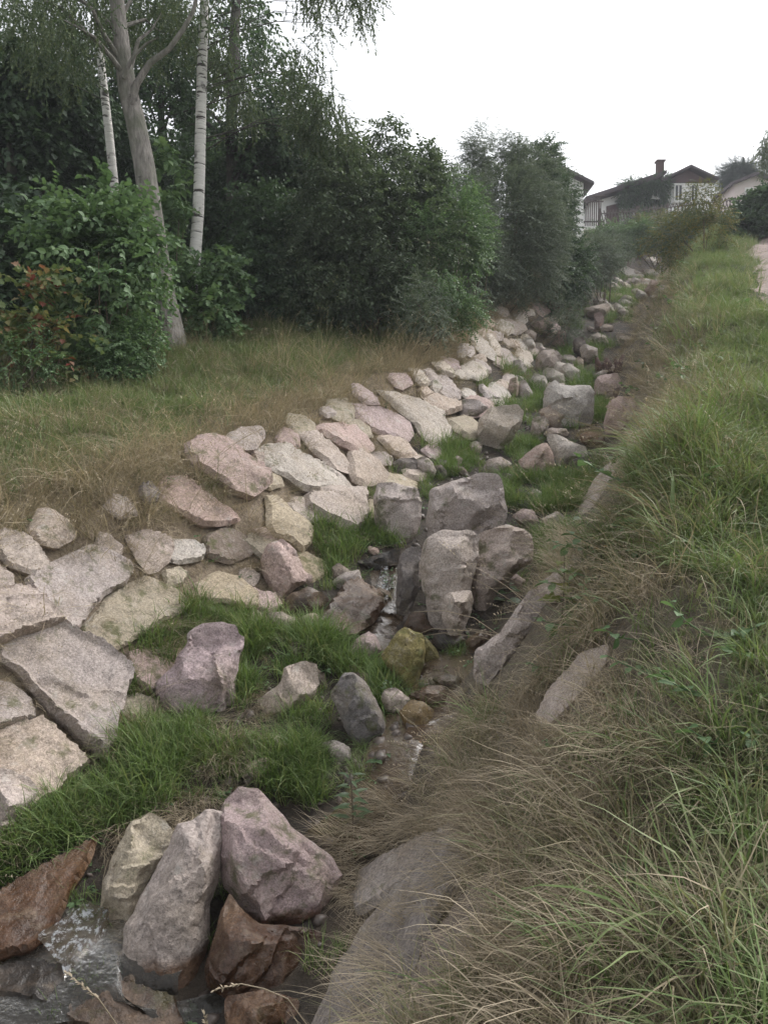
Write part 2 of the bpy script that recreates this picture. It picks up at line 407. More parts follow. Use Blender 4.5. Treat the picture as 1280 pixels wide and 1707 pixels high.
# region ; kind (S slab lying in the bank, B boulder, W wet) ; tint ; label ; outline ; options
STONES = r"""
A;S;p;pinkish oblong slab at the top left edge of the stone bank below the grass;832,292 925,260 1010,290 1090,350 1150,385 1190,440 1110,500 1040,470 960,425 880,385 845,340;T=.22
A;S;g;small lumpy grey stone just above the pinkish oblong slab;1015,235 1100,208 1165,215 1170,250 1130,300 1060,300 1020,275;T=.2
A;S;p;crumbling cracked slab half covered by dry grass below the pinkish oblong slab;745,430 820,425 900,490 980,545 1045,600 1000,625 900,630 800,580 735,540 700,480;T=.14
A;S;d;small dark lump at the left end of the crumbling cracked slab;620,465 660,455 705,490 690,530 640,530 618,500;T=.14
A;S;g;flat triangular slab pointing down, above the ochre slab;565,690 640,662 740,690 765,730 745,790 700,830 655,840 610,780;T=.1
A;S;w;pale greenish slab with rounded right end beside the flat triangular slab;745,700 860,703 903,745 890,785 800,805 752,790;T=.12
A;S;g;broad grey slab with dry grass along its top, left part of the bank;130,880 220,820 390,742 450,745 560,810 565,850 540,890 450,945 390,1010 330,1095 260,1040 190,960;T=.14
A;S;g;thick slab cut by the left picture edge with a dark gap beneath;-60,935 100,925 150,950 200,1020 262,1075 240,1085 100,1120 0,1160 -60,1165;T=.26
A;S;o;ochre weathered slab right of the broad grey slab, above bright grass;480,960 560,905 640,875 740,910 805,960 810,1010 700,1060 640,1100 560,1150 480,1200 400,1160 385,1080 440,1020;T=.08
D;S;g;largest grey slab on the left bank with a hooked crack across it;10,310 100,275 230,250 330,285 430,340 530,420 545,470 500,600 470,740 430,785 330,700 200,570 100,450 20,400;T=.24
D;S;g;small flat slab at the left picture edge under the largest slab;-40,470 60,495 130,560 150,640 60,650 -40,690;T=.1
D;S;t;layered buff slab split by two straight cracks near the left edge;-40,700 60,645 130,680 180,655 245,715 330,790 378,830 290,910 250,960 190,990 140,1030 100,960 -40,900;T=.14
D;B;g;grey block cut by the left picture edge beside the low grass strip;-60,850 60,870 130,900 172,960 150,1020 100,1090 50,1170 0,1210 -60,1230;T=.3
A;S;o;small worn stone between the greenish slab and the ochre slab;720,840 790,820 830,850 800,900 740,905;T=.1
A;S;o;earthy broken slab beside the pink boulder, half buried in dry grass;870,905 960,845 1060,870 1130,925 1130,995 1060,985 960,970 870,960;T=.08
A;S;d;dark rubbly slab under drooping straw above the earthy broken slab;910,690 1000,645 1090,685 1110,760 1010,800 920,770;T=.1
B;S;o;ochre tapering slab behind the yellow grass tuft;385,625 430,620 520,690 580,750 570,810 530,850 480,800 420,790 390,740;T=.12
B;S;w;broad pale slab with pitted face and dark underside in mid bank;355,425 400,395 480,400 520,430 600,460 700,520 740,570 700,585 640,580 590,590 540,580 490,540 430,510 370,470;T=.2
B;S;t;long narrow slab above the broad pale pitted slab;530,335 600,335 680,400 722,430 750,490 740,505 670,480 590,420;T=.16
B;S;p;rounded pinkish slab at the bank top above the long narrow slab;605,312 640,298 700,290 770,300 820,350 850,390 830,415 770,410 690,372;T=.16
B;S;t;leaf shaped slab with diagonal cracks right of the long narrow slab;750,420 790,412 850,450 920,520 900,550 820,560 770,550 745,490;T=.16
B;S;t;pale slab with a straight top edge above the bright grass, left of the upright block;555,625 600,590 650,583 740,590 810,600 815,680 800,740 760,765 690,740 610,700 560,675;T=.24
B;S;p;grey pink slab below the bank top with grass along its upper edge;775,210 840,205 920,230 1000,270 1020,330 1000,360 930,345 850,320 800,290 775,240;T=.14
B;S;w;longest pale slab running down the bank to the grass;890,155 950,160 1060,190 1160,240 1165,280 1240,340 1200,370 1120,380 1060,330 1040,290 980,240;T=.16
B;S;p;weathered slab end showing under dry grass at the bank top;765,115 800,115 860,170 880,200 820,200 770,160;T=.12
B;S;t;narrow tilted slab above the two round grey boulders by the bank;870,350 930,345 1000,370 1050,430 980,440 940,420;T=.14
B;S;g;flat stone wedged left of the two round grey boulders;825,422 900,412 940,442 932,470 870,472;T=.1
G;B;d;darker left one of the two round boulders at the foot of the bank;530,830 560,808 640,800 660,830 655,880 600,900 545,890;
G;B;g;lighter right one of the two round boulders at the foot of the bank;648,812 690,793 730,820 755,870 730,910 680,890 655,850;
B;S;g;low stone tucked in grass at the bank top, above the rounded pinkish slab;620,220 660,210 692,225 690,255 650,262 622,245;T=.12
B;S;g;thin stone sliver between the pinkish oblong slab and the pale pitted slab;315,420 345,410 372,440 366,470 340,465;T=.12
G;S;w;pale squarish slab at the bank top left of a stack of small stones;615,360 660,365 710,425 680,445 640,410;T=.12
G;S;g;small rounded stone right of the pale squarish slab;685,370 720,362 750,400 750,430 720,425;T=.12
G;S;w;pale wedge stone leaning at the bank top above the small rounded stone;735,330 790,325 830,370 830,395 780,380;T=.14
G;S;w;white faced chunk in the middle of the stack of small stones;715,430 740,425 768,460 745,485 715,460;T=.16
G;S;t;small brick sized stone left of the white faced chunk;655,465 700,445 735,485 690,495;T=.12
G;S;g;grey stone right of the white faced chunk;755,400 800,400 862,480 858,498 800,505 760,470;T=.12
G;S;t;long flat stone at the foot of the stack of small stones;685,500 740,490 850,530 860,560 800,580 760,570;T=.16
G;B;g;angular stone with a notch left of the lichen grey boulder;860,560 890,500 970,510 1020,550 980,580 900,605 870,595;
G;S;o;brownish flat stone under the notched angular stone;820,620 900,605 955,640 960,690 920,710 850,670;T=.14
C;B;w;big rough boulder with pale lichen top in front of the notched stone;300,540 315,440 380,385 520,365 550,410 530,480 480,560 400,615 320,600;
G;B;g;pebble like stone in grass below the lichen topped boulder;915,740 950,715 985,730 980,770 940,780;
G;B;p;smallest reddish stone in grass left of the pebble like stone;820,810 860,790 890,810 870,835 835,840;
G;S;w;long upright slab high on the bank behind thin weeds;930,185 960,180 1040,270 1030,300 960,260 925,210;T=.12
G;S;w;narrow slab beside the long upright slab high on the bank;1000,190 1030,185 1070,240 1065,280 1030,260;T=.12
G;S;t;weed covered slab left of the long upright slab;855,250 880,240 905,280 880,305 860,290;T=.1
G;S;g;flat slab below the narrow slab high on the bank;1060,255 1110,260 1150,300 1120,330 1080,310;T=.1
G;B;w;rounded white stone at the top end of the bank stones;1190,190 1240,195 1258,235 1220,262 1195,245;
G;B;g;rounded stone with a dark edge at the bank foot above the grass;1140,310 1180,303 1215,345 1200,380 1150,365;
G;S;g;small flat stone below the rounded white stone;1210,255 1260,243 1285,262 1245,285;T=.1
G;S;g;broken stone low on the bank among thin weeds;1040,290 1095,315 1085,350 1045,330;T=.1
G;S;g;low slanting stone in grass left of the twin upright stones;975,445 1050,490 1065,515 1010,512 975,470;T=.16
G;S;t;stone chip high on the bank beside dry grass;1120,205 1165,225 1170,250 1130,240;T=.1
G;S;g;worn stone in the middle of the bank below the long upright slab;945,310 1000,330 1020,370 975,372 945,345;T=.1
C;B;g;largest boulder in the middle of the stream with a domed top;50,840 60,815 200,770 320,740 410,742 430,780 450,870 455,960 440,1010 360,1020 300,1060 270,1060 50,1090 45,950;rx=.62 Tb=.6 at=770,960
E;B;t;tall flat faced boulder leaning below the largest domed boulder;690,150 710,90 760,60 880,55 915,90 890,200 880,280 860,340 840,420 790,440 740,440 705,330 680,200;rx=.8
E;B;t;small block at the lower right foot of the tall flat faced boulder;775,310 800,292 880,285 890,320 880,360 850,425 800,440 770,390;T=.22 push=-.35
E;B;g;smooth grey boulder right of the tall flat faced boulder;895,85 950,50 1010,38 1080,50 1110,80 1112,170 1050,220 980,290 930,360 890,365 885,250 890,150;rx=.8
E;B;d;dark narrow upright stone beside the small waterfall;600,200 610,150 640,125 690,118 695,150 680,200 685,260 660,340 620,395 595,350;
B;B;g;squarish upright block left of the largest domed boulder;865,620 880,555 930,545 1050,570 1068,620 1070,700 1050,770 1000,815 970,790 870,735;rx=.78
E;B;p;pink boulder with straw hanging over it at the left bank foot;80,160 110,110 160,90 210,130 240,200 275,230 275,250 220,268 150,310 110,270 90,220;
E;B;g;flat topped stone on the left side of the upper pool;350,250 400,215 455,205 465,250 440,278 370,280;
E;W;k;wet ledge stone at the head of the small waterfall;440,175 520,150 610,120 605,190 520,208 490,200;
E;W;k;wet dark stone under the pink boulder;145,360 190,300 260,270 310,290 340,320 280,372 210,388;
E;W;b;wet brown rock face beside the small waterfall;320,390 370,320 400,280 460,275 530,310 540,350 500,410 440,450 370,450;T=.2
E;B;g;low flat stone behind the bright grass left of the wet rock face;95,370 160,365 215,390 215,430 150,440;
E;B;o;olive rounded stone behind the bright grass below the wet rock face;215,395 280,368 330,400 345,430 270,450 220,440;
E;B;p;pinkish wedge stone left of the yellow brown stone in midstream;410,515 440,470 490,440 520,460 540,510 500,550 420,545;
E;B;m;yellow brown pointed stone standing in midstream;540,530 570,490 600,440 630,422 690,450 705,490 700,560 655,660 600,620 560,570;rx=.75
E;B;m;mossy low wing of stone right of the yellow brown pointed stone;700,455 750,510 765,550 725,575 695,555;
E;W;d;dark small stone behind the yellow brown pointed stone;620,425 650,365 700,370 740,440 700,455 650,445;
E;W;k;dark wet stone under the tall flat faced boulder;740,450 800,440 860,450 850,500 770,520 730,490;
E;B;g;pointed grey slab leaning on the right bank beside the stream;890,560 900,510 980,450 1040,370 1100,290 1130,285 1170,330 1160,440 1080,490 990,560 950,605 900,585;rx=.85
E;W;d;brownish stone behind the pointed grey slab;860,470 930,430 970,450 900,510 865,530;
E;W;b;wet rounded stone in the lower stream with water on both sides;640,685 720,645 780,650 790,690 750,730 680,715;
E;W;m;mossy greenish stone below the wet rounded stone;605,750 650,700 700,710 740,740 720,795 640,805;
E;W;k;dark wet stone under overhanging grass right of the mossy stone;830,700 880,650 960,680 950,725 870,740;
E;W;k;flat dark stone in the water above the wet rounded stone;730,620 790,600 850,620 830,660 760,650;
E;B;d;brown boulder in the bright grass with straw across its face;345,680 400,600 430,600 480,640 540,740 552,800 520,875 450,855 395,790;rx=.8
E;B;t;buff rounded boulder in the bright grass left of the brown boulder;70,700 150,640 170,580 240,550 290,570 300,640 280,690 180,735 90,755;
D;B;v;L shaped mauve boulder surrounded by bright grass;700,470 770,400 830,300 830,260 900,220 990,208 1040,220 1060,265 1085,270 1080,320 1050,400 1040,540 960,585 850,595 760,605 730,565 700,515;rx=.36
D;B;t;small buff stone in grass above the three foreground boulders;1040,865 1150,810 1200,805 1225,830 1200,890 1100,905 1050,895;
D;B;d;dark low stone in grass above the middle foreground boulder;660,1030 700,1000 750,1005 760,1045 700,1065;
F;B;o;leftmost of the three tall foreground boulders, buff with a rounded top;330,600 350,480 380,400 440,290 500,262 550,280 575,320 560,400 500,470 460,590 430,680 370,705 320,640;rx=.8
F;B;g;middle one of the three tall foreground boulders with a ridged face;415,700 420,640 480,520 530,440 570,350 600,300 650,290 690,255 745,260 745,330 735,480 700,560 700,650 660,740 580,835 500,800 420,770;rx=.88
F;B;v;largest foreground boulder, purplish with a pale upper edge;730,330 755,220 800,180 860,180 910,220 980,310 1100,400 1135,460 1120,520 1105,560 1080,650 950,655 860,630 810,570 740,480;rx=.72
F;W;r;wet brown boulder under the largest purplish foreground boulder;690,760 735,600 765,530 810,590 860,620 1060,650 1072,730 1000,880 850,900 700,840;push=.1
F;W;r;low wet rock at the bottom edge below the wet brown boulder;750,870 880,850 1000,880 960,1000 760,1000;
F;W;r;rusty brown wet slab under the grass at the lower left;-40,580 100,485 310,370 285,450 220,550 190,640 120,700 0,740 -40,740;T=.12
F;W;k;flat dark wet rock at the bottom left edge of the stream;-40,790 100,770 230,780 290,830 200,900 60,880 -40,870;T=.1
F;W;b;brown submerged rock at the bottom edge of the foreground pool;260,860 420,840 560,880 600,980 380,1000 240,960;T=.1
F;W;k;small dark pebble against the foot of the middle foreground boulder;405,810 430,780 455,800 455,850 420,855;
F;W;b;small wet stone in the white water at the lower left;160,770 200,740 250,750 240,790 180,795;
P;S;e;long slab edge on the right bank running down to the bottom edge;500,1720 560,1640 640,1530 700,1440 760,1400 800,1400 770,1470 710,1570 660,1720;T=.10
P;S;e;upper slab on the right bank behind straw, beside the largest purplish boulder;590,1480 640,1440 720,1395 790,1370 740,1420 690,1470 610,1525;T=.1
P;S;d;dull slab under matted grass at the bottom of the right bank;690,1690 720,1580 790,1480 850,1460 830,1560 780,1660 740,1730;T=.05
P;S;g;grey slab showing through dry grass halfway up the right bank;900,1190 930,1140 975,1095 1010,1085 1005,1110 960,1165 920,1205;T=.05
P;S;g;flat slab on the right bank above the bright grass hump;958,860 985,815 1010,780 1040,770 1035,800 1000,850 975,880;T=.06
P;S;t;bleached slab edge under hanging straw high on the right bank;1050,745 1075,722 1100,730 1095,748 1060,755;T=.16
P;S;g;small slab showing under weeds behind the pointed grey slab;900,985 930,960 955,945 960,965 925,1005;T=.1
C;B;w;massive block with a bright flat top in the upper stream;655,330 670,280 720,235 760,265 900,265 930,300 920,440 890,475 800,490 720,470 680,420 655,380;rx=.62
C;B;p;rounded mauve boulder behind the massive block on the right;930,250 950,215 1050,198 1070,260 1050,330 1000,360 930,320;
C;B;p;mauve boulder half hidden in dry grass right of the massive block;980,470 1010,350 1060,325 1130,325 1165,370 1160,450 1080,500 990,500;
C;B;g;low rounded stone in front of the massive block;655,520 690,490 780,495 790,530 700,552;
C;B;w;pale wedge boulder with a slanting top below the massive block;675,550 690,520 740,530 820,570 880,590 890,640 800,660 735,700 720,640;
C;B;p;dark grained boulder left of the pale wedge boulder;520,670 620,585 680,568 710,640 715,720 620,745 540,705;
C;B;g;low domed stone behind the bright grass hump;340,700 360,660 430,645 490,680 480,705 400,735 340,738;
C;B;g;stone beside the lichen topped boulder, in its right shadow;585,530 600,440 660,425 690,460 680,505 640,545;
C;B;p;small purplish stone at the foot of the bright grass hump;490,960 550,920 600,930 630,975 620,1030 580,1038 530,1010;
C;B;t;flat pale stone at the right foot of the bright grass hump;645,975 730,935 780,970 740,1010 660,1022;
C;B;r;rusty stone under straw right of the low rounded stone;850,530 900,505 980,530 980,570 920,592 860,572;
C;B;p;left one of the twin upright stones in the grass;465,290 480,230 510,220 527,260 520,310 480,322;
C;B;g;right one of the twin upright stones in the grass;515,330 530,240 560,235 600,300 595,342;
C;B;g;cracked cubic boulder upstream of the massive block;620,110 650,78 730,78 760,115 740,150 720,200 620,198 615,150;
C;B;w;pale sharp edged stone right of the cracked cubic boulder;700,200 730,135 790,150 810,135 820,160 790,240 740,230;
C;B;t;small pointed stone in grass beyond the pale sharp edged stone;825,130 845,108 870,130 875,178 840,178;
C;B;g;short stone lying left of the rotten stump;920,205 980,180 1000,185 990,215 940,232;
C;B;d;flat stone between the twin upright stones and the massive block;585,245 640,232 680,250 640,278 590,272;
H;B;b;brown split stone in the upper stream;480,770 520,740 560,740 582,800 560,870 520,892 482,850;
H;B;w;white topped stone right of the brown split stone;590,755 630,725 720,740 700,762 640,800 592,802;
H;B;p;leaning mauve slab beside the little willow in the stream;310,790 380,680 420,700 430,795 340,815;
H;B;p;tall squared post like stone in the upper stream;640,560 700,550 715,600 690,695 640,705;
H;B;t;flat pale block right of the post like stone;680,665 720,640 790,655 780,692 690,705;
H;B;t;angular block behind the post like stone;560,525 640,500 750,480 762,520 740,590 712,605 640,600 575,590;
H;B;w;lobed pale stone in grass beyond the angular block;770,505 810,475 860,510 930,500 925,545 850,560 780,548;
H;B;w;rounded pale stone above the lobed pale stone;830,460 870,415 920,430 930,460 880,502 840,492;
H;B;g;wide flat stone at the top of the visible stream;935,430 1000,395 1075,410 1060,450 980,455;
H;S;w;bright slab on the far bank below the grey willow;860,240 890,225 960,260 1040,300 1030,330 980,310 900,280;
H;S;t;slab under the bright slab on the far bank;930,312 970,320 1020,360 980,380 940,350;
H;B;p;mauve block on the far bank right of the bright slabs;1020,385 1080,300 1120,320 1112,400 1060,422;
H;B;g;rounded block at the far right end of the far bank stones;1130,345 1200,340 1220,370 1190,412 1130,402;
H;S;w;slab high on the far bank behind the thin birch;1050,250 1090,235 1150,290 1130,305 1090,285;
H;S;w;highest pale slab of the far bank under the garden hedge;1040,150 1100,140 1130,180 1090,192;
H;S;g;narrow slab at the left end of the far bank stones;760,345 800,350 830,385 800,402 770,382;
H;S;g;slanting slab low on the far bank;850,335 900,350 940,390 905,400;
H;B;t;small stone beneath the grey willow at the bank foot;648,432 680,420 690,450 660,455;
H;S;w;small white stone beside the slanting slab of the far bank;800,300 835,305 850,335 815,340;
H;B;g;cluster stone at the foot of the mauve block on the far bank;1060,430 1110,415 1130,440 1090,460;
I;B;p;boulder under dry grass left of the brown split stone;75,125 130,100 185,110 190,170 110,175;
I;B;g;grey stone on the bank foot above the cracked cubic boulder;25,175 70,150 105,170 95,205 45,200;
"""
FOOT = []           # footprints of the stones (world xy), so that no grass is rooted inside them

def pts_px(reg, s):
    ox, oy, k = REG[reg]
    return np.array([[ox + float(a) / k, oy + float(b) / k] for a, b in (q.split(',') for q in s.split())])

def chaikin(P, c=.18):
    Q = []
    for i in range(len(P)):
        a, b = P[i], P[(i + 1) % len(P)]
        Q += [a + (b - a) * c, b + (a - b) * c]
    return np.array(Q)

def parea(P):
    x, y = P[:, 0], P[:, 1]
    return .5 * np.sum(x * np.roll(y, -1) - np.roll(x, -1) * y)

def in_poly(Q, P):
    x, y = Q[:, 0], Q[:, 1]; c = np.zeros(len(Q), bool); n = len(P); j = n - 1
    for i in range(n):
        xi, yi, xj, yj = P[i][0], P[i][1], P[j][0], P[j][1]
        c ^= ((yi > y) != (yj > y)) & (x < (xj - xi) * (y - yi) / (yj - yi + 1e-12) + xi)
        j = i
    return c

def edge_dist(Q, P):
    d = np.full(len(Q), 1e9)
    for i in range(len(P)):
        a = P[i]; b = P[(i + 1) % len(P)]; ab = b - a
        t = np.clip(((Q - a) @ ab) / (ab @ ab + 1e-12), 0, 1)
        d = np.minimum(d, np.linalg.norm(Q - (a + t[:, None] * ab), axis=1))
    return d

def smin(zs, k):
    zs = np.stack(zs); m = zs.min(0)
    return m - np.log(np.exp(-(zs - m) * k).sum(0)) / k

def stone(reg, kind, tint, label, spts, opts, i, px=None, group=None):
    if px is None: px = pts_px(reg, spts)
    r = np.random.default_rng(zlib.crc32(label.encode()))
    c = px.mean(0)
    apx = math.sqrt(abs(parea(px)))
    slab = kind == 'S' or (kind == 'W' and 'T' in opts)
    if slab:
        T = .62 * float(opts.get('T', .12))
        O = hit(*c, lift=T * .5)
        n = tnormal(O[0], O[1]); rd = ray(*c); rd /= np.linalg.norm(rd)
        dmin = .30
        if -(n @ rd) < dmin: n = n - rd * (dmin + (n @ rd)); n /= np.linalg.norm(n)
        if kind == 'S' and reg in 'GH': T *= 1.15
    else:
        if 'at' in opts: b = np.array([float(q) for q in opts['at'].split(',')])
        else:
            k = np.argmax(px[:, 1]); b = np.array([px[:, 0].mean() * .5 + px[k, 0] * .5, px[k, 1] - .04 * apx])
        G = hit(*b)
        dist = np.linalg.norm(G)
        T = float(opts.get('T', .42 * apx * dist / F))
        rd = ray(*c); rd /= np.linalg.norm(rd); n = -rd
        O = rd * (G @ rd + float(opts.get('push', .25 * T)))
    ex = np.cross([0, 1, 0] if abs(n[1]) < .6 else [0, 0, 1.], n); ex /= np.linalg.norm(ex)
    if ex[0] < 0: ex = -ex
    ey = np.cross(n, ex)
    P2 = []
    for q in px:
        d = ray(*q); t = (O @ n) / (d @ n); w = d * t - O
        P2.append([w @ ex, w @ ey])
    P2 = np.array(P2)
    if parea(P2) < 0: P2 = P2[::-1]
    R = math.sqrt(parea(P2))
    lo, hi = P2[:, 1].min(), P2[:, 1].max(); hgt = hi - lo
    if not slab:                                        # the foot goes into the ground
        low = P2[:, 1] < lo + .16 * hgt
        P2[low, 1] -= .12 * hgt
    P2 = P2.mean(0) + (P2 - P2.mean(0)) * ((1.28 if reg in 'GH' else 1.14) if slab else 1.03)
    P2 = chaikin(P2, .03 if not spts else .08)
    h = R / np.clip(apx / 5.0, 8, 28)
    # even outline with a little roughness
    per = np.roll(P2, -1, 0) - P2; L = np.linalg.norm(per, axis=1); cum = np.concatenate([[0], np.cumsum(L)])
    nb = max(int(cum[-1] / h), 12)
    ss = np.linspace(0, cum[-1], nb, endpoint=False)
    k = np.clip(np.searchsorted(cum, ss, side='right') - 1, 0, len(P2) - 1)
    B2 = P2[k] + per[k] * ((ss - cum[k]) / L[k])[:, None]
    sd = r.uniform(0, 100)
    for q in B2:
        v = mnoise.noise_vector(Vector((q[0] * 5 / R + sd, q[1] * 5 / R, sd)))
        q += np.array([v[0], v[1]]) * .028 * R
    gxs = np.arange(B2[:, 0].min(), B2[:, 0].max(), h); gys = np.arange(B2[:, 1].min(), B2[:, 1].max(), h * .87)
    Q = np.array([[x + (h * .5 if j % 2 else 0), y] for j, y in enumerate(gys) for x in gxs])
    Q = Q + r.uniform(-.22, .22, Q.shape) * h
    Q = Q[in_poly(Q, B2)]
    Q = Q[edge_dist(Q, B2) > .5 * h]
    V2 = np.concatenate([B2, Q]) if len(Q) else B2
    res = delaunay_2d_cdt([Vector(map(float, v)) for v in V2], [(a, (a + 1) % nb) for a in range(nb)], [list(range(nb))], 1, 1e-7)
    V2 = np.array([[v[0], v[1]] for v in res[0]]); tris = [tuple(f) for f in res[2]]
    e = edge_dist(V2, B2); bd = e < 1e-5 * R + 1e-7
    cc = B2.mean(0); X = (V2 - cc) / R
    Tn = T
    if slab:
        tilt = r.uniform(-.25, .25, 2) * Tn
        zs = [Tn + X @ tilt, e * 6.0 + Tn * .3]
        for _ in range(2):
            a = r.uniform(0, 2 * math.pi); dvec = np.array([math.cos(a), math.sin(a)])
            zs.append(Tn * 1.0 - Tn * r.uniform(.6, 1.6) * (X @ dvec - r.uniform(.2, .42)))
        back = -np.minimum(e * 1.5, .10 + .1 * R)
        lip = -.05 * R - .03
    else:
        yr = float(opts.get('rx', r.uniform(.5, .75))) * (hgt / R) + (lo - cc[1]) / R
        tl = r.uniform(-.25, .25)
        y = X[:, 1] - tl * X[:, 0] - yr
        zs = [Tn - 1.5 * Tn * np.maximum(y, 0) / max(.25, (hi - cc[1]) / R - yr + .18) - .18 * Tn * np.maximum(-y, 0) * 2, e * 2.4 + .02 * R]
        for a in (r.uniform(.2, .9), math.pi - r.uniform(.2, .9), -r.uniform(.3, 2.8)):
            dvec = np.array([math.cos(a), math.sin(a)])
            zs.append(Tn * 1.0 - Tn * r.uniform(1.0, 2.6) * (X @ dvec - r.uniform(.1, .32)))
        Tb = float(opts.get('Tb', 1.15)) * Tn
        back = -smin([np.full(len(e), Tb), e * 2.0 + .01 * R, Tb * (1.1 - 1.2 * (X @ np.array([r.uniform(-.8, .8), .5])))], 14 / Tn)
        lip = 0
    front = smin(zs, 30 / Tn)
    for _ in range(4 if apx > 70 else 2):                # broken ledges across the face
        a = r.uniform(0, 2 * math.pi); dvec = np.array([math.cos(a), math.sin(a)])
        q = X @ dvec - r.uniform(-.4, .4)
        q = q + .12 * np.array([mnoise.noise(Vector((v[0] * 3, v[1] * 3, sd + _ * 7))) for v in X])
        front = front - Tn * r.uniform(.05, .17) * sstep(-.015, .02, q) * sstep(0, .12 * R, e)
    front = np.maximum(front, .01 * Tn)
    nV = len(V2)
    Vf = np.concatenate([V2, front[:, None]], 1); Vb = np.concatenate([V2, back[:, None]], 1)
    if slab:
        Vf[bd, 2] = Tn * .3; Vb[bd, 2] = Tn * .3
        for Z, keep in ((Vf, 1),): pass
    else:
        Vf[bd, 2] = 0; Vb[bd, 2] = 0
    idx = np.arange(nV); mapb = np.where(bd, idx, -1); nxt = nV; VV = [Vf]
    ib = np.where(~bd)[0]; mapb[ib] = nV + np.arange(len(ib))
    VV = np.concatenate([Vf, Vb[ib]])
    amp = .045 * R if not slab else (.035 if reg == 'P' else .02) * R
    f1 = 1.6 / R
    D = np.zeros_like(VV)
    for j, q in enumerate(VV):
        p = Vector(q)
        d1 = mnoise.noise_vector(p * f1 + Vector((sd, 0, 0)))
        d2 = mnoise.noise_vector(p * f1 * 3.3 + Vector((0, sd, 0)))
        d3 = mnoise.noise_vector(p * f1 * 8.5 + Vector((0, 0, sd)))
        D[j] = np.array(d1) * amp + np.array(d2) * amp * .55 + np.array(d3) * amp * .45
    if slab: D[:, :2] *= .8
    w = np.ones(len(VV)); w[:nV][bd] = .5
    VV = VV + D * w[:, None]
    W = O[None] + VV[:, :1] * ex + VV[:, 1:2] * ey + VV[:, 2:] * n
    faces = [t for t in tris] + [(mapb[t[2]], mapb[t[1]], mapb[t[0]]) for t in tris]
    loc = O.copy()
    name = 'flat_stone' if kind == 'S' else ('wet_stone' if kind == 'W' else 'boulder')
    o = meshobj(name, W - loc, faces, WETROCK if kind == 'W' else (DAMPROCK if reg == 'F' and kind == 'B' else ROCK), None, loc, True)
    o.data.set_sharp_from_angle(angle=math.radians(32))
    j = r.uniform(-.03, .03)
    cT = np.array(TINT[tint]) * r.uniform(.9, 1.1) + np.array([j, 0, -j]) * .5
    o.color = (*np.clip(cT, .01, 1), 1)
    tag(o, label, 'stone slab' if kind == 'S' else 'boulder', group or (GS if kind == 'S' and c[0] < 1000 and reg != 'P' else GB))
    # footprint
    wx = W[:nV][bd][:, :2] if slab else W[:, :2]
    cxy = wx.mean(0)
    if slab:
        th = np.arctan2(*(wx - cxy).T[::-1]); FOOT.append(cxy + (wx - cxy)[np.argsort(th)] * .9)
    else:
        th = np.arctan2(*(wx - cxy).T[::-1]); rad = np.linalg.norm(wx - cxy, axis=1)
        ring = []
        for k in range(14):
            a0 = -math.pi + k * 2 * math.pi / 14; s = rad[(th >= a0) & (th < a0 + 2 * math.pi / 14)]
            ring.append(cxy + (s.max() if len(s) else rad.mean()) * .8 * np.array([math.cos(a0 + .22), math.sin(a0 + .22)]))
        FOOT.append(np.array(ring))
    return o

STONE_OBJ = {}
for i, ln in enumerate(q for q in STONES.strip().splitlines() if q.strip()):
    reg, kind, tint, label, sp, op = (ln.split(';') + [''])[:6]
    opts = dict(q.split('=') for q in op.split()) if op.strip() else {}
    if reg == 'H': opts.setdefault('T', '.2') if kind == 'S' else None
    STONE_OBJ[label] = stone(reg, kind, tint, label, sp, opts, i)

# the small stones that fill the gaps: nothing tells them apart
fr = np.random.default_rng(77)
def filler(n, y0, y1, dxf, size, tints, label, group, kind):
    made = tries = 0
    while made < n and tries < n * 12:
        tries += 1
        y = y0 + (y1 - y0) * fr.random() ** 1.3; x = float(cline(y)) + dxf(y)
        rad = fr.uniform(*size)
        Q = np.array([[x, y]] + [[x + .7 * rad * math.cos(a), y + .7 * rad * math.sin(a)] for a in (0, 1.57, 3.14, 4.71)])
        if any(in_poly(Q, f).any() for f in FOOT): continue
        cx_, cy_ = project(np.array([x, y, float(H(x, y))]))
        if not (-40 < cx_ < 1250 and cy_ < 1690): continue
        k = rad * F / y; m = fr.integers(5, 8); a0 = fr.uniform(0, 6.28); el = fr.uniform(.5, .8)
        px = []
        for j in range(m):
            a = 2 * math.pi * j / m + fr.uniform(-.25, .25); q = k * fr.uniform(.8, 1.15)
            vx, vy = q * math.cos(a), q * el * math.sin(a); ca, sa = math.cos(.45), math.sin(.45)
            px.append([cx_ + vx * ca - vy * sa, cy_ + vx * sa + vy * ca])
        stone('A', kind, tints[fr.integers(len(tints))], label, '', dict(T=str(rad * .5)) if kind == 'S' else {}, 0, np.array(px), group)
        made += 1
def left_dx(a, b):
    def f(y):
        q = float(sstep(5, 15, y)); lo = 1.5 - .6 * q; hi = 2.7 - .8 * q
        return -(lo + (hi - lo) * fr.uniform(a, b))
    return f
filler(30, 4.5, 11, left_dx(-.1, .95), (.11, .25), 'gtpoot', 'small half buried stone filling a gap between the slabs of the left bank', 'small stones packed between the bank slabs', 'S')
filler(34, 11, 24, left_dx(-.1, .95), (.14, .30), 'gtwwp', 'small pale stone among the distant slabs of the left bank', 'small stones of the distant left bank', 'S')
filler(34, 5.5, 12, lambda y: fr.uniform(-1.1, .75), (.07, .15), 'gdkpk', 'small loose stone lying in the lower stream bed', 'small stones of the lower stream bed', 'B')
filler(50, 12, 40, lambda y: fr.uniform(-.9, 1.25), (.14, .34), 'gtwwt', 'small stone between the boulders of the upper stream bed', 'small stones of the upper stream bed', 'B')

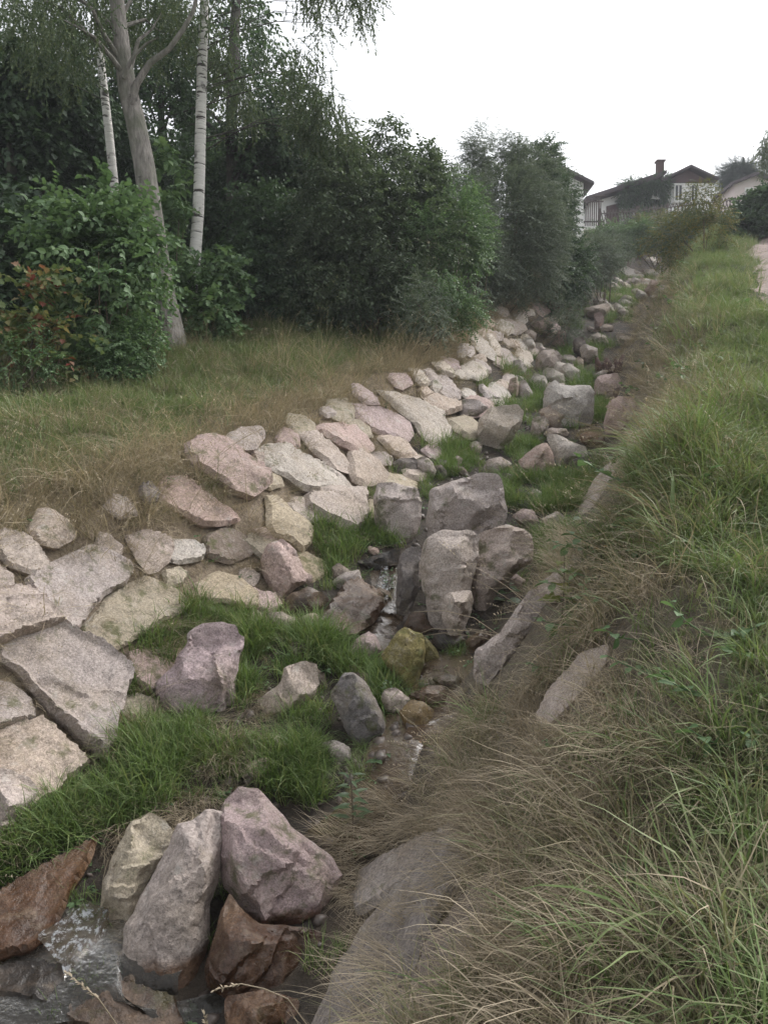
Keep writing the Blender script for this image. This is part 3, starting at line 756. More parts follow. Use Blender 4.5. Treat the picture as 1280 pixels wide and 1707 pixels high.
# bare spots on the right bank, where the grass does not grow over the stones
for ps in ('775,1125 800,1080 880,1000 925,985 975,1000 930,1110 850,1190', '885,1225 930,1140 980,1085 1030,1085 1020,1130 960,1215', '950,890 985,810 1015,770 1060,770 1045,830 990,900',
           '520,1720 560,1630 650,1500 700,1440 760,1400 800,1420 740,1540 690,1720', '585,1500 640,1430 720,1390 790,1370 740,1440 640,1520', '1005,745 1015,665 1050,655 1090,670 1080,730 1040,775',
           '985,670 990,625 1040,615 1070,650 1040,680', '905,745 985,745 1000,790 930,800'):
    FOOT.append(np.array([hit(*[float(v) for v in q.split(',')])[:2] for q in ps.split()]))

# stream: thin water running between the stones
def ribbon(name, path, mat, lift=.02, nw=9, step=.05, rip=.012, seed=0):
    C = [(hit(px, py), w) for px, py, w in path]
    P = np.array([c[0] for c in C]); Wd = np.array([c[1] for c in C])
    L = np.concatenate([[0], np.cumsum(np.linalg.norm(np.diff(P[:, :2], axis=0), axis=1))])
    s = np.arange(0, L[-1], step)
    X = np.interp(s, L, P[:, 0]); Y = np.interp(s, L, P[:, 1]); ww = np.interp(s, L, Wd)
    k = np.ones(5) / 5
    X = np.convolve(np.pad(X, 2, 'edge'), k, 'valid'); Y = np.convolve(np.pad(Y, 2, 'edge'), k, 'valid')
    tx, ty = np.gradient(X), np.gradient(Y); l = np.hypot(tx, ty); nxx, nyy = -ty / l, tx / l
    V = []; Fs = []
    for i in range(len(s)):
        z0 = float(H(X[i], Y[i]))
        for j in range(nw):
            q = (j / (nw - 1) * 2 - 1) * ww[i] * (1 + .35 * (float(vn(np.array(s[i] * 4.), np.array(j * 1. if j in (0, nw - 1) else 0.), seed)) - .5))
            x, y = X[i] + nxx[i] * q, Y[i] + nyy[i] * q
            z = .6 * float(H(x, y)) + .4 * z0 + lift + rip * (float(fbm(np.array(x * 9), np.array(y * 9), seed)) - .5) * 2
            if j in (0, nw - 1): z = min(z, float(H(x, y)) - .02)
            V.append((x, y, z))
    for i in range(len(s) - 1):
        for j in range(nw - 1):
            a = i * nw + j; Fs.append((a, a + 1, a + nw + 1, a + nw))
    return meshobj(name, V, Fs, mat, None, smooth=True)

def water_mat():
    m, nt, out = newmat('stream_water')
    p = N(nt, 'ShaderNodeBsdfPrincipled', Roughness=.12, IOR=1.14)
    p.inputs['Base Color'].default_value = (.30, .22, .15, 1)
    p.inputs['Transmission Weight'].default_value = .8
    p.inputs['Specular IOR Level'].default_value = .3
    vec = N(nt, 'ShaderNodeTexCoord').outputs['Object']
    a = tex(nt, 22, 4, .6, vec=vec); b = tex(nt, 6, 3, vec=vec)
    nt.links.new(bump(nt, a.outputs[0], .45, .03, bump(nt, b.outputs[0], .3, .06)), p.inputs['Normal'])
    nt.links.new(p.outputs[0], out.inputs[0])
    return m
WATER = water_mat()
w1 = ribbon('stream', [(835, 1150, .30), (790, 1180, .32), (745, 1205, .25), (690, 1190, .3), (665, 1230, .22), (640, 1300, .22), (590, 1370, .25),
                       (540, 1420, .25)], WATER, .018, 11, seed=3)
w2 = ribbon('stream', [(655, 938, .16), (640, 975, .28), (600, 1020, .42), (630, 1060, .3), (720, 1075, .25), (760, 1110, .32), (730, 1160, .32),
                       (670, 1200, .2)], WATER, .018, 11, seed=5)
w3 = ribbon('stream', [(330, 1600, .2), (200, 1560, .25), (140, 1590, .4), (90, 1640, .6), (60, 1700, .9), (60, 1760, 1.0)], WATER, .06, 13, seed=8)
POOL = water_mat(); q = [n for n in POOL.node_tree.nodes if n.type == 'BSDF_PRINCIPLED'][0]
q.inputs['IOR'].default_value = 1.33; q.inputs['Base Color'].default_value = (.17, .16, .14, 1); q.inputs['Specular IOR Level'].default_value = .8
w3.data.materials[0] = POOL
for w in (w1, w2, w3): tag(w, kind='structure')
def foam_mat():
    m, nt, out = newmat('white_water')
    vec = N(nt, 'ShaderNodeTexCoord').outputs['Object']
    g = N(nt, 'ShaderNodeBsdfPrincipled', Roughness=.1, IOR=1.14); g.inputs['Base Color'].default_value = (.3, .24, .18, 1); g.inputs['Transmission Weight'].default_value = .85
    w = N(nt, 'ShaderNodeBsdfPrincipled', Roughness=.4); w.inputs['Base Color'].default_value = (.55, .58, .62, 1)
    t = tex(nt, 26, 6, .75, vec=vec)
    mx = N(nt, 'ShaderNodeMixShader'); nt.links.new(ramp(nt, t.outputs[0], [(.50, 0.), (.60, .85)]), mx.inputs[0])
    b = bump(nt, t.outputs[0], .9, .05); nt.links.new(b, g.inputs['Normal']); nt.links.new(b, w.inputs['Normal'])
    nt.links.new(g.outputs[0], mx.inputs[1]); nt.links.new(w.outputs[0], mx.inputs[2]); nt.links.new(mx.outputs[0], out.inputs[0])
    return m
FOAM = foam_mat()
f1 = ribbon('stream', [(642, 950, .05), (640, 975, .06), (634, 1012, .09)], FOAM, .07, 7, .03, .03, 21)
f2 = ribbon('stream', [(170, 1535, .07), (140, 1570, .14), (105, 1600, .18), (70, 1630, .20)], FOAM, .11, 9, .03, .035, 22)
for f in (f1, f2): tag(f, kind='structure')
# ------------------------------------------------------------------ scattering (geometry nodes: instances of small leaf / blade meshes on computed points)
def proto_collection(name, protos):
    c = bpy.data.collections.new(name)
    for k, m in enumerate(protos):
        o = bpy.data.objects.new('%s_%02d' % (name, k), m); c.objects.link(o)
    return c

def scatter(name, coll, nproto, P, rot, scl, parent=None, loc=(0, 0, 0), seed=0):
    P = np.asarray(P, np.float32) - np.asarray(loc, np.float32)
    n = len(P); r = np.random.default_rng(seed)
    me = bpy.data.meshes.new(name)
    me.vertices.add(n); me.vertices.foreach_set('co', P.ravel())
    a = me.attributes.new('rot', 'FLOAT_VECTOR', 'POINT'); a.data.foreach_set('vector', np.asarray(rot, np.float32).ravel())
    a = me.attributes.new('scl', 'FLOAT', 'POINT'); a.data.foreach_set('value', np.asarray(scl, np.float32))
    a = me.attributes.new('idx', 'INT', 'POINT'); a.data.foreach_set('value', r.integers(0, nproto, n).astype(np.int32))
    o = bpy.data.objects.new(name, me); link(o, parent)
    if parent is None: o.location = loc
    key = 'scatter_' + coll.name
    ng = bpy.data.node_groups.get(key)
    if ng is None:
        ng = bpy.data.node_groups.new(key, 'GeometryNodeTree')
        ng.interface.new_socket('Geometry', in_out='INPUT', socket_type='NodeSocketGeometry')
        ng.interface.new_socket('Geometry', in_out='OUTPUT', socket_type='NodeSocketGeometry')
        gi = ng.nodes.new('NodeGroupInput'); go = ng.nodes.new('NodeGroupOutput')
        ci = ng.nodes.new('GeometryNodeCollectionInfo'); ci.inputs['Collection'].default_value = coll
        ci.inputs['Separate Children'].default_value = True; ci.inputs['Reset Children'].default_value = True
        ip = ng.nodes.new('GeometryNodeInstanceOnPoints'); ip.inputs['Pick Instance'].default_value = True
        def attr(nm, ty):
            t = ng.nodes.new('GeometryNodeInputNamedAttribute'); t.data_type = ty; t.inputs['Name'].default_value = nm; return t.outputs[0]
        ng.links.new(gi.outputs[0], ip.inputs['Points']); ng.links.new(ci.outputs[0], ip.inputs['Instance'])
        ng.links.new(attr('idx', 'INT'), ip.inputs['Instance Index'])
        e2r = ng.nodes.new('FunctionNodeEulerToRotation'); ng.links.new(attr('rot', 'FLOAT_VECTOR'), e2r.inputs[0])
        ng.links.new(e2r.outputs[0], ip.inputs['Rotation'])
        ng.links.new(attr('scl', 'FLOAT'), ip.inputs['Scale'])
        ng.links.new(ip.outputs[0], go.inputs[0])
    md = o.modifiers.new('scatter', 'NODES'); md.node_group = ng
    return o

def raw_mesh(name, V, Fs, bv, mat):
    me = bpy.data.meshes.new(name)
    me.from_pydata([tuple(map(float, v)) for v in V], [], Fs)
    a = me.attributes.new('bv', 'FLOAT', 'POINT'); a.data.foreach_set('value', np.asarray(bv, np.float32))
    me.materials.append(mat); me.update()
    return me

# leaf outlines in units of leaf length: (along, across)
OVAL = [(0, 0), (.25, .26), (.55, .30), (.82, .16), (1, 0)]
LANCE = [(0, 0), (.3, .12), (.6, .11), (1, 0)]
BIRCH = [(0, 0), (.22, .30), (.5, .26), (1, 0)]
LOBED = [(0, 0), (.06, .30), (.25, .24), (.38, .56), (.52, .28), (.66, .34), (.74, .16), (1, 0)]

def add_leaf(V, Fs, bv, p, d, up, L, shape, b, fold=.22, curl=.15):
    d = d / np.linalg.norm(d); s = np.cross(d, up); s /= np.linalg.norm(s) + 1e-9; u = np.cross(s, d)
    n0 = len(V); m = len(shape)
    for a, w in shape:
        c = p + d * a * L - u * curl * L * a * a
        V.append(c); bv.append(b)
    for sg in (1, -1):
        for a, w in shape[1:-1]:
            V.append(p + d * a * L - u * curl * L * a * a + sg * s * w * L + u * fold * w * L); bv.append(b)
    for q, sg in ((0, 1), (1, -1)):
        o = n0 + m + q * (m - 2)
        for i in range(m - 1):
            l0 = n0 + i; l1 = n0 + i + 1
            e0 = o + i - 1 if i > 0 else None; e1 = o + i if i < m - 2 else None
            if e0 is None: f = (l0, e1, l1)
            elif e1 is None: f = (l0, e0, l1)
            else: f = (l0, e0, e1, l1)
            Fs.append(f if sg < 0 else f[::-1])

def spray(name, mat, n, L, shape, length, seed, droop=.3, spread=.9, hang=False, tw=.004):
    r = np.random.default_rng(seed); V = []; Fs = []; bv = []
    mb = MB(); pts = []
    for i in range(6):
        t = i / 5
        pts.append(np.array([length * t * (1 if not hang else .12), .05 * length * math.sin(3 * t + seed), -droop * length * t * t if not hang else -length * t]))
    mb.tube(pts, [tw * (1 - .7 * i / 5) for i in range(6)], 3, False)
    V += [np.array(v) for v in mb.V]; Fs += mb.F; bv += [.05] * len(V)
    for k in range(n):
        t = (k + .6) / n; j = min(int(t * 5), 4); p = pts[j] + (pts[j + 1] - pts[j]) * (t * 5 - j)
        tan = pts[j + 1] - pts[j]; tan /= np.linalg.norm(tan)
        sd = 1 if k % 2 else -1
        if hang: d = np.array([r.normal(0, .6), r.normal(0, .6), -.7])
        else: d = tan * r.uniform(.2, .8) + np.array([0, sd * spread, 0]) + r.normal(0, .28, 3) + np.array([0, 0, -.15])
        up = np.array([r.normal(0, .35), r.normal(0, .35), 1.0])
        add_leaf(V, Fs, bv, p, d, up, L * r.uniform(.7, 1.15), shape, r.random(), curl=r.uniform(.05, .35))
    return raw_mesh(name, V, Fs, bv, mat)

GREEN_D = leaf_mat('leaf_dark', [(0.043, 0.083, 0.043), (0.067, 0.123, 0.056), (0.095, 0.179, 0.071)], .3, .5)
GREEN_M = leaf_mat('leaf_mid', [(0.067, 0.134, 0.049), (0.112, 0.213, 0.074), (0.190, 0.314, 0.112)], .35, .45)
GREEN_B = leaf_mat('leaf_birch', [(0.068, 0.112, 0.045), (0.102, 0.158, 0.063), (0.158, 0.203, 0.068)], .3, .5)
GREEN_G = leaf_mat('leaf_greyish', [(0.092, 0.128, 0.082), (0.136, 0.182, 0.119), (0.201, 0.255, 0.163)], .3, .5)
GREEN_A = leaf_mat('leaf_alder', [(.062, .098, .048), (.098, .145, .07), (.14, .19, .10)], .3, .5)
YELLOW = leaf_mat('leaf_yellowing', [(0.063, 0.090, 0.027), (0.117, 0.153, 0.045), (0.180, 0.171, 0.045), (0.252, 0.180, 0.054)], .4, .5)
MAPLE = leaf_mat('leaf_turning', [(.10, .16, .05), (.14, .21, .06), (.17, .23, .07), (.22, .22, .09), (.26, .15, .09), (.24, .06, .05)], .4, .5)
CONIF = leaf_mat('needles', [(0.036, 0.072, 0.045), (0.054, 0.099, 0.063)], .1, .6)

def bark(name, c1, c2, scale=12, birch=False):
    m, nt, out = newmat(name)
    p = N(nt, 'ShaderNodeBsdfPrincipled', Roughness=.85)
    tc = N(nt, 'ShaderNodeTexCoord'); mp = N(nt, 'ShaderNodeMapping')
    nt.links.new(tc.outputs['Object'], mp.inputs[0])
    mp.inputs['Scale'].default_value = (1, 1, 6.) if birch else (1, 1, .3)
    t = tex(nt, scale if not birch else 2.6, 5, .6, vec=mp.outputs[0])
    t2 = tex(nt, 3, 4, .6, vec=tc.outputs['Object'])
    if birch:
        c = ramp(nt, t.outputs[0], [(.39, c2), (.44, c1), (.7, [k * 1.1 for k in c1])])
        c = mixc(nt, c, c2, ramp(nt, t2.outputs[0], [(.60, 0.), (.68, .8)]))
    else:
        c = ramp(nt, t.outputs[0], [(.3, c2), (.7, c1)])
        c = mixc(nt, c, (.12, .125, .09), ramp(nt, t2.outputs[0], [(.45, 0.), (.62, .7)]))
        c = mixc(nt, c, [k * .45 for k in c2], ramp(nt, tex(nt, 5, 5, .7, vec=tc.outputs['Object']).outputs[0], [(.60, 0.), (.70, .8)]))
    nt.links.new(c, p.inputs['Base Color'])
    nt.links.new(bump(nt, t.outputs[0], .9, .05), p.inputs['Normal'])
    nt.links.new(p.outputs[0], out.inputs[0])
    return m
BARK_G = bark('grey_bark', (.31, .285, .26), (.10, .09, .08), 13); BARK_B = bark('birch_bark', (.62, .60, .57), (.07, .06, .055), birch=True)
BARK_D = bark('dark_bark', (.06, .05, .045), (.03, .027, .024)); STEM = bark('stem_bark', (.16, .12, .08), (.08, .06, .045))

SPR = {}
def reg_spray(key, meshes): SPR[key] = (proto_collection('spray_' + key, meshes), len(meshes))
reg_spray('broad', [spray('broad', GREEN_D, 9, .095, OVAL, .38, k, .35) for k in range(4)])
reg_spray('broadmid', [spray('broadmid', GREEN_M, 9, .085, OVAL, .36, 10 + k, .3) for k in range(4)])
reg_spray('lobed', [spray('lobed', GREEN_M, 7, .12, LOBED, .36, 20 + k, .4) for k in range(4)])
reg_spray('lobeddark', [spray('lobeddark', GREEN_D, 7, .13, LOBED, .36, 25 + k, .4) for k in range(4)])
reg_spray('alder', [spray('alder', GREEN_A, 9, .085, OVAL, .36, 15 + k, .3) for k in range(4)])
reg_spray('maple', [spray('maple', MAPLE, 6, .10, LOBED, .3, 30 + k, .3) for k in range(4)])
reg_spray('birch', [spray('birch', GREEN_B, 18, .05, BIRCH, .5, 40 + k, hang=True, tw=.003) for k in range(5)])
reg_spray('small', [spray('small', GREEN_M, 14, .045, OVAL, .32, 50 + k, .2, .8) for k in range(4)])
reg_spray('smalldark', [spray('smalldark', GREEN_D, 14, .055, OVAL, .34, 55 + k, .2, .8) for k in range(4)])
reg_spray('willow', [spray('willow', GREEN_G, 16, .06, LANCE, .36, 60 + k, .1, .6) for k in range(4)])
reg_spray('yellow', [spray('yellow', YELLOW, 13, .045, BIRCH, .34, 70 + k, .3, .7) for k in range(4)])
reg_spray('conifer', [spray('conifer', CONIF, 46, .05, [(0, 0), (.4, .05), (1, 0)], .4, 80 + k, .1, .6) for k in range(3)])

def n3(P, f, s):
    return fbm(P[:, 0] * f + 13.7 * s + P[:, 2] * f * .7, P[:, 1] * f * .6 + P[:, 2] * f, s, 3)

def crown_pts(ells, r, dens, gap=.42, gf=1.1, shell=.45, seed=0):
    Ps, Ds = [], []
    for (c, rad) in ells:
        rad = np.array(rad, float); c = np.array(c, float)
        n = int(dens * (rad[0] * rad[1] * rad[2]) ** (2 / 3) * 4)
        d = r.normal(0, 1, (n, 3)); d /= np.linalg.norm(d, axis=1)[:, None]
        q = r.uniform(shell ** 3, 1, n) ** (1 / 3)
        bump_ = .78 + .44 * fbm(d[:, 0] * 2.3 + c[0] + 20, d[:, 2] * 2.3 + d[:, 1] * 1.9 + c[2] + 20, seed, 3)
        P = c + d * (q * bump_)[:, None] * rad
        Ps.append(P); Ds.append(d)
    P = np.concatenate(Ps); Dr = np.concatenate(Ds)
    k = n3(P, gf, seed) > (gap + .03) * r.uniform(.85, 1.1, len(P))
    return P[k], Dr[k]

def spray_rot(D, r, droop=.35, jit=.5):
    az = np.arctan2(D[:, 1], D[:, 0]) + r.normal(0, jit, len(D))
    el = np.clip(np.arcsin(np.clip(D[:, 2], -1, 1)) * .6 - droop + r.normal(0, .35, len(D)), -1.3, 1.2)
    return np.stack([r.normal(0, .35, len(D)), -el, az], 1)

def tree(name, label, cat, basep, trunk, tr_r, ells, key, dens, barkm, group=None, gap=.42, gf=1.1, shell=.45, scl=1.0, limbs=6, droop=.35,
         seed=0, hang=False, extra=None, part='trunk', limb_r=.35, nsides=10, limbm=None):
    r = np.random.default_rng(1000 + seed)
    basep = np.array(basep, float)
    t = empty(name, basep, label, cat, group)
    loc = basep
    pts = [np.array(p, float) for p in trunk]
    mb = MB(); mb.tube(pts, tr_r, nsides)
    o = meshobj(part, [np.array(v) - loc for v in mb.V], mb.F, barkm, t, smooth=True)
    lm = MB()
    for k, (c, rad) in enumerate(ells):
        for j in range(limbs):
            d = r.normal(0, 1, 3); d /= np.linalg.norm(d)
            tip = np.array(c) + d * np.array(rad) * .75
            # leave the trunk somewhere below the tip
            zz = [p[2] for p in pts]; zq = min(max(pts[0][2] + (zz[-1] - zz[0]) * .15, tip[2] - r.uniform(.4, 1.0) * np.linalg.norm(rad) * .5), zz[-1] * .97 + zz[0] * .03)
            i = int(np.clip(np.searchsorted(zz, zq) - 1, 0, len(pts) - 2)); q = np.clip((zq - zz[i]) / (zz[i + 1] - zz[i] + 1e-9), 0, 1)
            a = pts[i] + (pts[i + 1] - pts[i]) * q; ra = (tr_r[i] + (tr_r[i + 1] - tr_r[i]) * q) * limb_r
            m = (a + tip) / 2 + np.array([0, 0, .12 * np.linalg.norm(tip - a)]) + r.normal(0, .06, 3)
            lm.tube([a, (a + m) / 2 + r.normal(0, .03, 3), m, (m + tip) / 2 + r.normal(0, .04, 3), tip], [ra, ra * .8, ra * .6, ra * .35, .004], 5, False)
    if extra:
        for pts2, rr in extra: lm.tube(pts2, rr, 8, False)
    if lm.V: tag(meshobj('branches', [np.array(v) - loc for v in lm.V], lm.F, limbm or barkm, t, smooth=True), kind='stuff')
    P, D = crown_pts(ells, r, dens, gap, gf, shell, seed)
    coll, npz = SPR[key]
    if hang: rot = np.stack([r.normal(0, .45, len(P)), r.normal(0, .45, len(P)), r.uniform(0, 6.28, len(P))], 1)
    else: rot = spray_rot(D, r, droop)
    c = scatter('crown', coll, npz, P - loc, rot, r.uniform(.75, 1.25, len(P)) * scl, t, seed=seed)
    tag(c, kind='stuff')
    return t

def E(px, py, D, rx, ry, rd=None):       # an ellipsoid of foliage given where it is seen
    c = at(px, py, D); k = D / F
    return (c, (rx * k, (rd if rd else (rx + ry) / 2) * k, ry * k))

def gpt(px, D):                           # ground point at a distance along a pixel column
    x = at(px, CY, D)[0]
    return np.array([x, D, float(H(x, D)) - .05])

def bush(label, px, D, ells, key, dens, seed, cat='shrub', name='shrub', stems=5, scl=1., gap=.4, gf=1.9, shell=.35, droop=.2, group=None, stem_m=None):
    r = np.random.default_rng(3000 + seed)
    b = gpt(px, D)
    t = empty(name, b, label, cat, group)
    mb = MB()
    for k in range(stems):
        c, rad = ells[k % len(ells)]
        tip = np.array(c) + r.normal(0, .45, 3) * np.array(rad)
        a = b + np.array([r.normal(0, .12), r.normal(0, .12), -.1]); a[2] = float(H(a[0], a[1])) - .08
        m = a * .5 + tip * .5 + r.normal(0, .08, 3)
        w = .012 + .008 * r.random() + .004 * np.linalg.norm(tip - a)
        mb.tube([a, a * .6 + m * .4, m, m * .5 + tip * .5, tip], [w, w * .9, w * .7, w * .4, .004], 6, False)
    meshobj('stems', [np.array(v) - b for v in mb.V], mb.F, stem_m or STEM, t, smooth=True)
    P, Dd = crown_pts(ells, r, dens, gap, gf, shell, seed)
    k = P[:, 2] > H(P[:, 0], P[:, 1]) + .05
    P, Dd = P[k], Dd[k]
    sp_, sd_ = [], []
    for c, rad in ells:                   # stray shoots standing out of the outline
        for _ in range(int(3 + 2.2 * (rad[0] + rad[2]))):
            d = r.normal(0, 1, 3); d[2] = abs(d[2]) + .25; d /= np.linalg.norm(d)
            a = np.array(c) + d * np.array(rad) * .85; L = r.uniform(.25, .6) * min(rad[0], rad[2])
            g = d * .5 + np.array([0, 0, .8]) + r.normal(0, .15, 3)
            for q in np.linspace(0, 1, max(int(L / .09), 3)):
                sp_.append(a + g * L * q); e_ = r.normal(0, 1, 3); e_[2] = abs(e_[2]) * .6; sd_.append(e_ / np.linalg.norm(e_))
    P = np.concatenate([P, np.array(sp_)]); Dd = np.concatenate([Dd, np.array(sd_)])
    coll, npz = SPR[key]
    tag(scatter('foliage', coll, npz, P - b, spray_rot(Dd, r, droop), r.uniform(.7, 1.25, len(P)) * scl, t, seed=seed), kind='stuff')
    return t

# ---- trees of the wood on the left
def px_line(L, D): return [at(x, y, D) for x, y in L]
t1 = px_line([(292, 600), (285, 578), (272, 500), (262, 430), (252, 350), (240, 270), (226, 200), (213, 150), (205, 90), (198, 30), (190, -60), (184, -160)], 13.5)
lb = [px_line([(220, 175), (228, 140), (250, 105), (282, 82), (305, 50), (322, 20), (334, -30), (340, -90)], 13.4), [.075, .062, .052, .045, .04, .035, .03, .02]]
lb2 = [px_line([(205, 130), (222, 95), (245, 72), (265, 62)], 13.3), [.04, .03, .02, .01]]
lb3 = [px_line([(230, 250), (205, 215), (190, 195)], 13.3), [.04, .03, .015]]
rt = [px_line([(283, 575), (294, 586), (304, 600)], 13.3), [.10, .06, .02]]
tree('tree', 'tall tree with a thick grey leaning trunk at the edge of the wood', 'tree', t1[0], t1, [.42, .29, .225, .20, .185, .175, .165, .155, .14, .125, .11, .09],
     [E(170, -40, 13.8, 200, 110), E(60, 40, 13.0, 120, 90), E(300, -80, 13.5, 110, 90), E(250, 20, 15, 110, 70)], 'birch', 85, BARK_G, gap=.44, gf=.9, limbs=4,
     seed=1, extra=[lb, lb2, rt], hang=True, shell=.2, nsides=16)
t2 = px_line([(316, 520), (320, 480), (326, 420), (331, 350), (333, 290), (335, 200), (337, 120), (339, 60), (342, -20), (346, -120)], 15.0)
tree('birch_tree', 'slim white barked birch standing upright behind the leaning grey trunk', 'birch', t2[0], t2, [.13, .115, .112, .108, .104, .10, .094, .088, .075, .055],
     [E(450, -10, 15.2, 120, 130), E(520, 90, 15.4, 50, 130), E(565, 200, 15.8, 60, 70), E(595, -30, 14.8, 45, 90), E(400, 90, 15.8, 60, 110), E(345, 10, 15.5, 80, 60),
      E(500, 180, 16, 40, 70)],
     'birch', 230, BARK_B, gap=.50, gf=1.0, limbs=3, seed=2, hang=True, shell=.1, limb_r=.13, nsides=14, limbm=BARK_D)
t3 = px_line([(206, 480), (200, 420), (192, 320), (183, 230), (174, 150), (166, 80), (158, 0), (150, -80)], 16.0)
tree('birch_tree', 'thin crooked birch left of the leaning grey trunk with flaking bark', 'birch', t3[0], t3, [.10, .095, .09, .085, .08, .07, .06, .05],
     [E(120, -10, 16, 120, 80), E(60, 90, 16.5, 90, 60)], 'birch', 70, BARK_B, gap=.5, limbs=3, seed=3, hang=True, shell=.2, limb_r=.2, limbm=BARK_D)
t4 = px_line([(390, 480), (388, 340), (386, 200), (389, 100), (394, 0), (398, -90)], 18.5)
tree('tree', 'dark straight trunk in the shade to the right of the white birch', 'tree', t4[0], t4, [.17, .15, .14, .13, .11, .08],
     [E(400, 190, 19, 90, 120), E(450, 260, 19, 80, 80), E(360, 60, 19.5, 90, 90), E(480, 210, 18.5, 55, 70), E(330, 240, 19.5, 90, 120)], 'broad', 150, BARK_D, gap=.49, seed=4, limbs=4, shell=.15)
for k, (lab, px, D, ells, key, dens, gap) in enumerate([
    ('dark tree with drooping tiers of leaves filling the upper left edge', 30, 17, [E(20, 250, 17, 110, 90), E(60, 340, 16.5, 110, 70), E(-20, 160, 17, 120, 80), E(90, 190, 17.5, 90, 80)], 'lobeddark', 200, .45),
    ('dark broadleaf tree behind the thin crooked birch', 130, 20, [E(130, 250, 20, 90, 110), E(150, 130, 20, 110, 80), E(200, 330, 19.5, 110, 100), E(60, 110, 21, 120, 70)], 'broad', 160, .47),
    ('dark broadleaf tree directly behind the leaning grey trunk', 270, 21, [E(270, 230, 21, 90, 120), E(270, 110, 21, 90, 90), E(300, 360, 20, 90, 100)], 'broad', 160, .47),
    ('dense dark tree between the white birch and the round alder bush', 455, 20.5, [E(450, 340, 20, 100, 90), E(400, 430, 19, 90, 80), E(500, 330, 20.5, 60, 70), E(520, 300, 21, 40, 30)], 'broad', 320, .40)]):
    b = gpt(px, D); top = max(c[2] + rr[2] * .5 for c, rr in ells)
    ax = np.array(ells[0][0]); tr = [b, b * .6 + ax * .4, ax, np.array([ax[0], ax[1], top])]
    tree('tree', lab, 'tree', b, tr, [.16, .14, .10, .04], ells, key, dens, BARK_D, 'shaded trees of the wood', gap=gap, gf=1.2, limbs=4, seed=10 + k, shell=.3)
for k, (lab, px, D, ells) in enumerate([
    ('far tree of the wood seen at the left picture edge above the bushes', -40, 25, [E(-30, 360, 25, 130, 150)]),
    ('far tree of the wood behind the leaning trunk and hazel', 180, 26, [E(170, 370, 26, 140, 140)]),
    ('far tree of the wood behind the white birch trunk', 350, 26, [E(350, 380, 26, 120, 150)]),
    ('far tree of the wood behind the round alder bush', 540, 27, [E(530, 400, 27, 110, 130)])]):
    b = gpt(px, D); c = np.array(ells[0][0])
    tree('tree', lab, 'tree', b, [b, (b + c) / 2, c], [.2, .16, .06], ells, 'broad', 330, BARK_D, 'far trees of the wood', gap=.34, gf=.9, limbs=5, seed=20 + k, shell=.55, scl=1.5)

# ---- shrubs along the bank, left to right
bush('tall leafy hazel bush with upright shoots left of the leaning grey trunk', 180, 11.8, [E(180, 480, 11.8, 85, 130), E(185, 540, 11.5, 50, 90), E(130, 430, 12, 60, 90), E(190, 390, 12, 40, 70), E(212, 440, 12, 34, 70)], 'broadmid', 210, 1, stems=9, scl=1.25, gap=.43)
bush('young maple with red and yellow leaves in front of the hazel bush', 90, 10.6, [E(95, 520, 10.6, 45, 60), E(70, 490, 10.6, 30, 25), E(110, 580, 10.5, 30, 40), E(60, 560, 10.6, 35, 25)], 'maple', 200, 2, 'maple sapling', 'maple_sapling', 4, gap=.46)
bush('low dense small leaved bush at the left picture edge', 15, 10.4, [E(15, 590, 10.4, 70, 55), E(40, 620, 10.2, 50, 40), E(-10, 560, 10.6, 60, 50)], 'small', 520, 3, stems=7, gap=.38, scl=.9)
bush('dark bush with large leaves at the left edge above the low bush', 5, 12.8, [E(0, 440, 12.8, 70, 80), E(40, 380, 13, 60, 60), E(10, 520, 12.5, 60, 50), E(80, 440, 13.4, 60, 80)], 'lobeddark', 240, 4, stems=6, scl=1.25)
bush('small leaved bush at the foot of the leaning grey trunk', 230, 11.2, [E(205, 590, 11.2, 45, 45), E(185, 620, 11, 45, 30), E(230, 570, 11.4, 30, 40)], 'small', 480, 5, stems=6, gap=.42, scl=.85)
bush('light green young maple between the grey trunk and the white birch', 305, 14.3, [E(292, 400, 14.6, 28, 80), E(360, 460, 14.6, 35, 50), E(345, 530, 14.2, 35, 40), E(288, 310, 14.8, 22, 50)], 'lobed', 230, 6, 'maple sapling', 'maple_sapling', 4, gap=.44)
bush('dark shrub in the shade right of the white birch', 420, 16.5, [E(410, 480, 16.5, 80, 60), E(460, 450, 17, 60, 90), E(360, 500, 16, 40, 50), E(440, 380, 17.5, 70, 60)], 'broad', 340, 7, stems=6)
bush('broad round alder bush in the middle of the bank', 610, 16.2, [E(610, 400, 16.4, 120, 120), E(560, 470, 15.8, 85, 80), E(670, 420, 16.2, 95, 110), E(640, 310, 16.8, 90, 60), E(590, 300, 16.8, 50, 55), E(700, 330, 17, 60, 50),
     E(650, 235, 17, 22, 30), E(700, 275, 17, 30, 28), E(600, 255, 17, 25, 28), E(535, 530, 15.4, 50, 35)], 'alder', 330, 8, 'alder bush', 'alder_bush', 9, gap=.41, scl=.85)
bush('bright green hornbeam shrub in front of the right side of the alder bush', 730, 15.4, [E(735, 460, 15.4, 60, 80), E(755, 520, 15.2, 45, 40), E(720, 400, 15.8, 45, 50), E(765, 400, 16.5, 40, 70), E(760, 340, 17, 40, 45), E(780, 400, 17.5, 35, 60)], 'small', 520, 9, stems=6, gap=.42)
bush('small pale leaved dogwood at the edge of the bank under the alder bush', 700, 14.4, [E(700, 525, 14.4, 40, 35), E(725, 545, 14.2, 25, 22), E(705, 490, 14.5, 16, 30)], 'willow', 300, 10, stems=6, gap=.46, scl=.9)
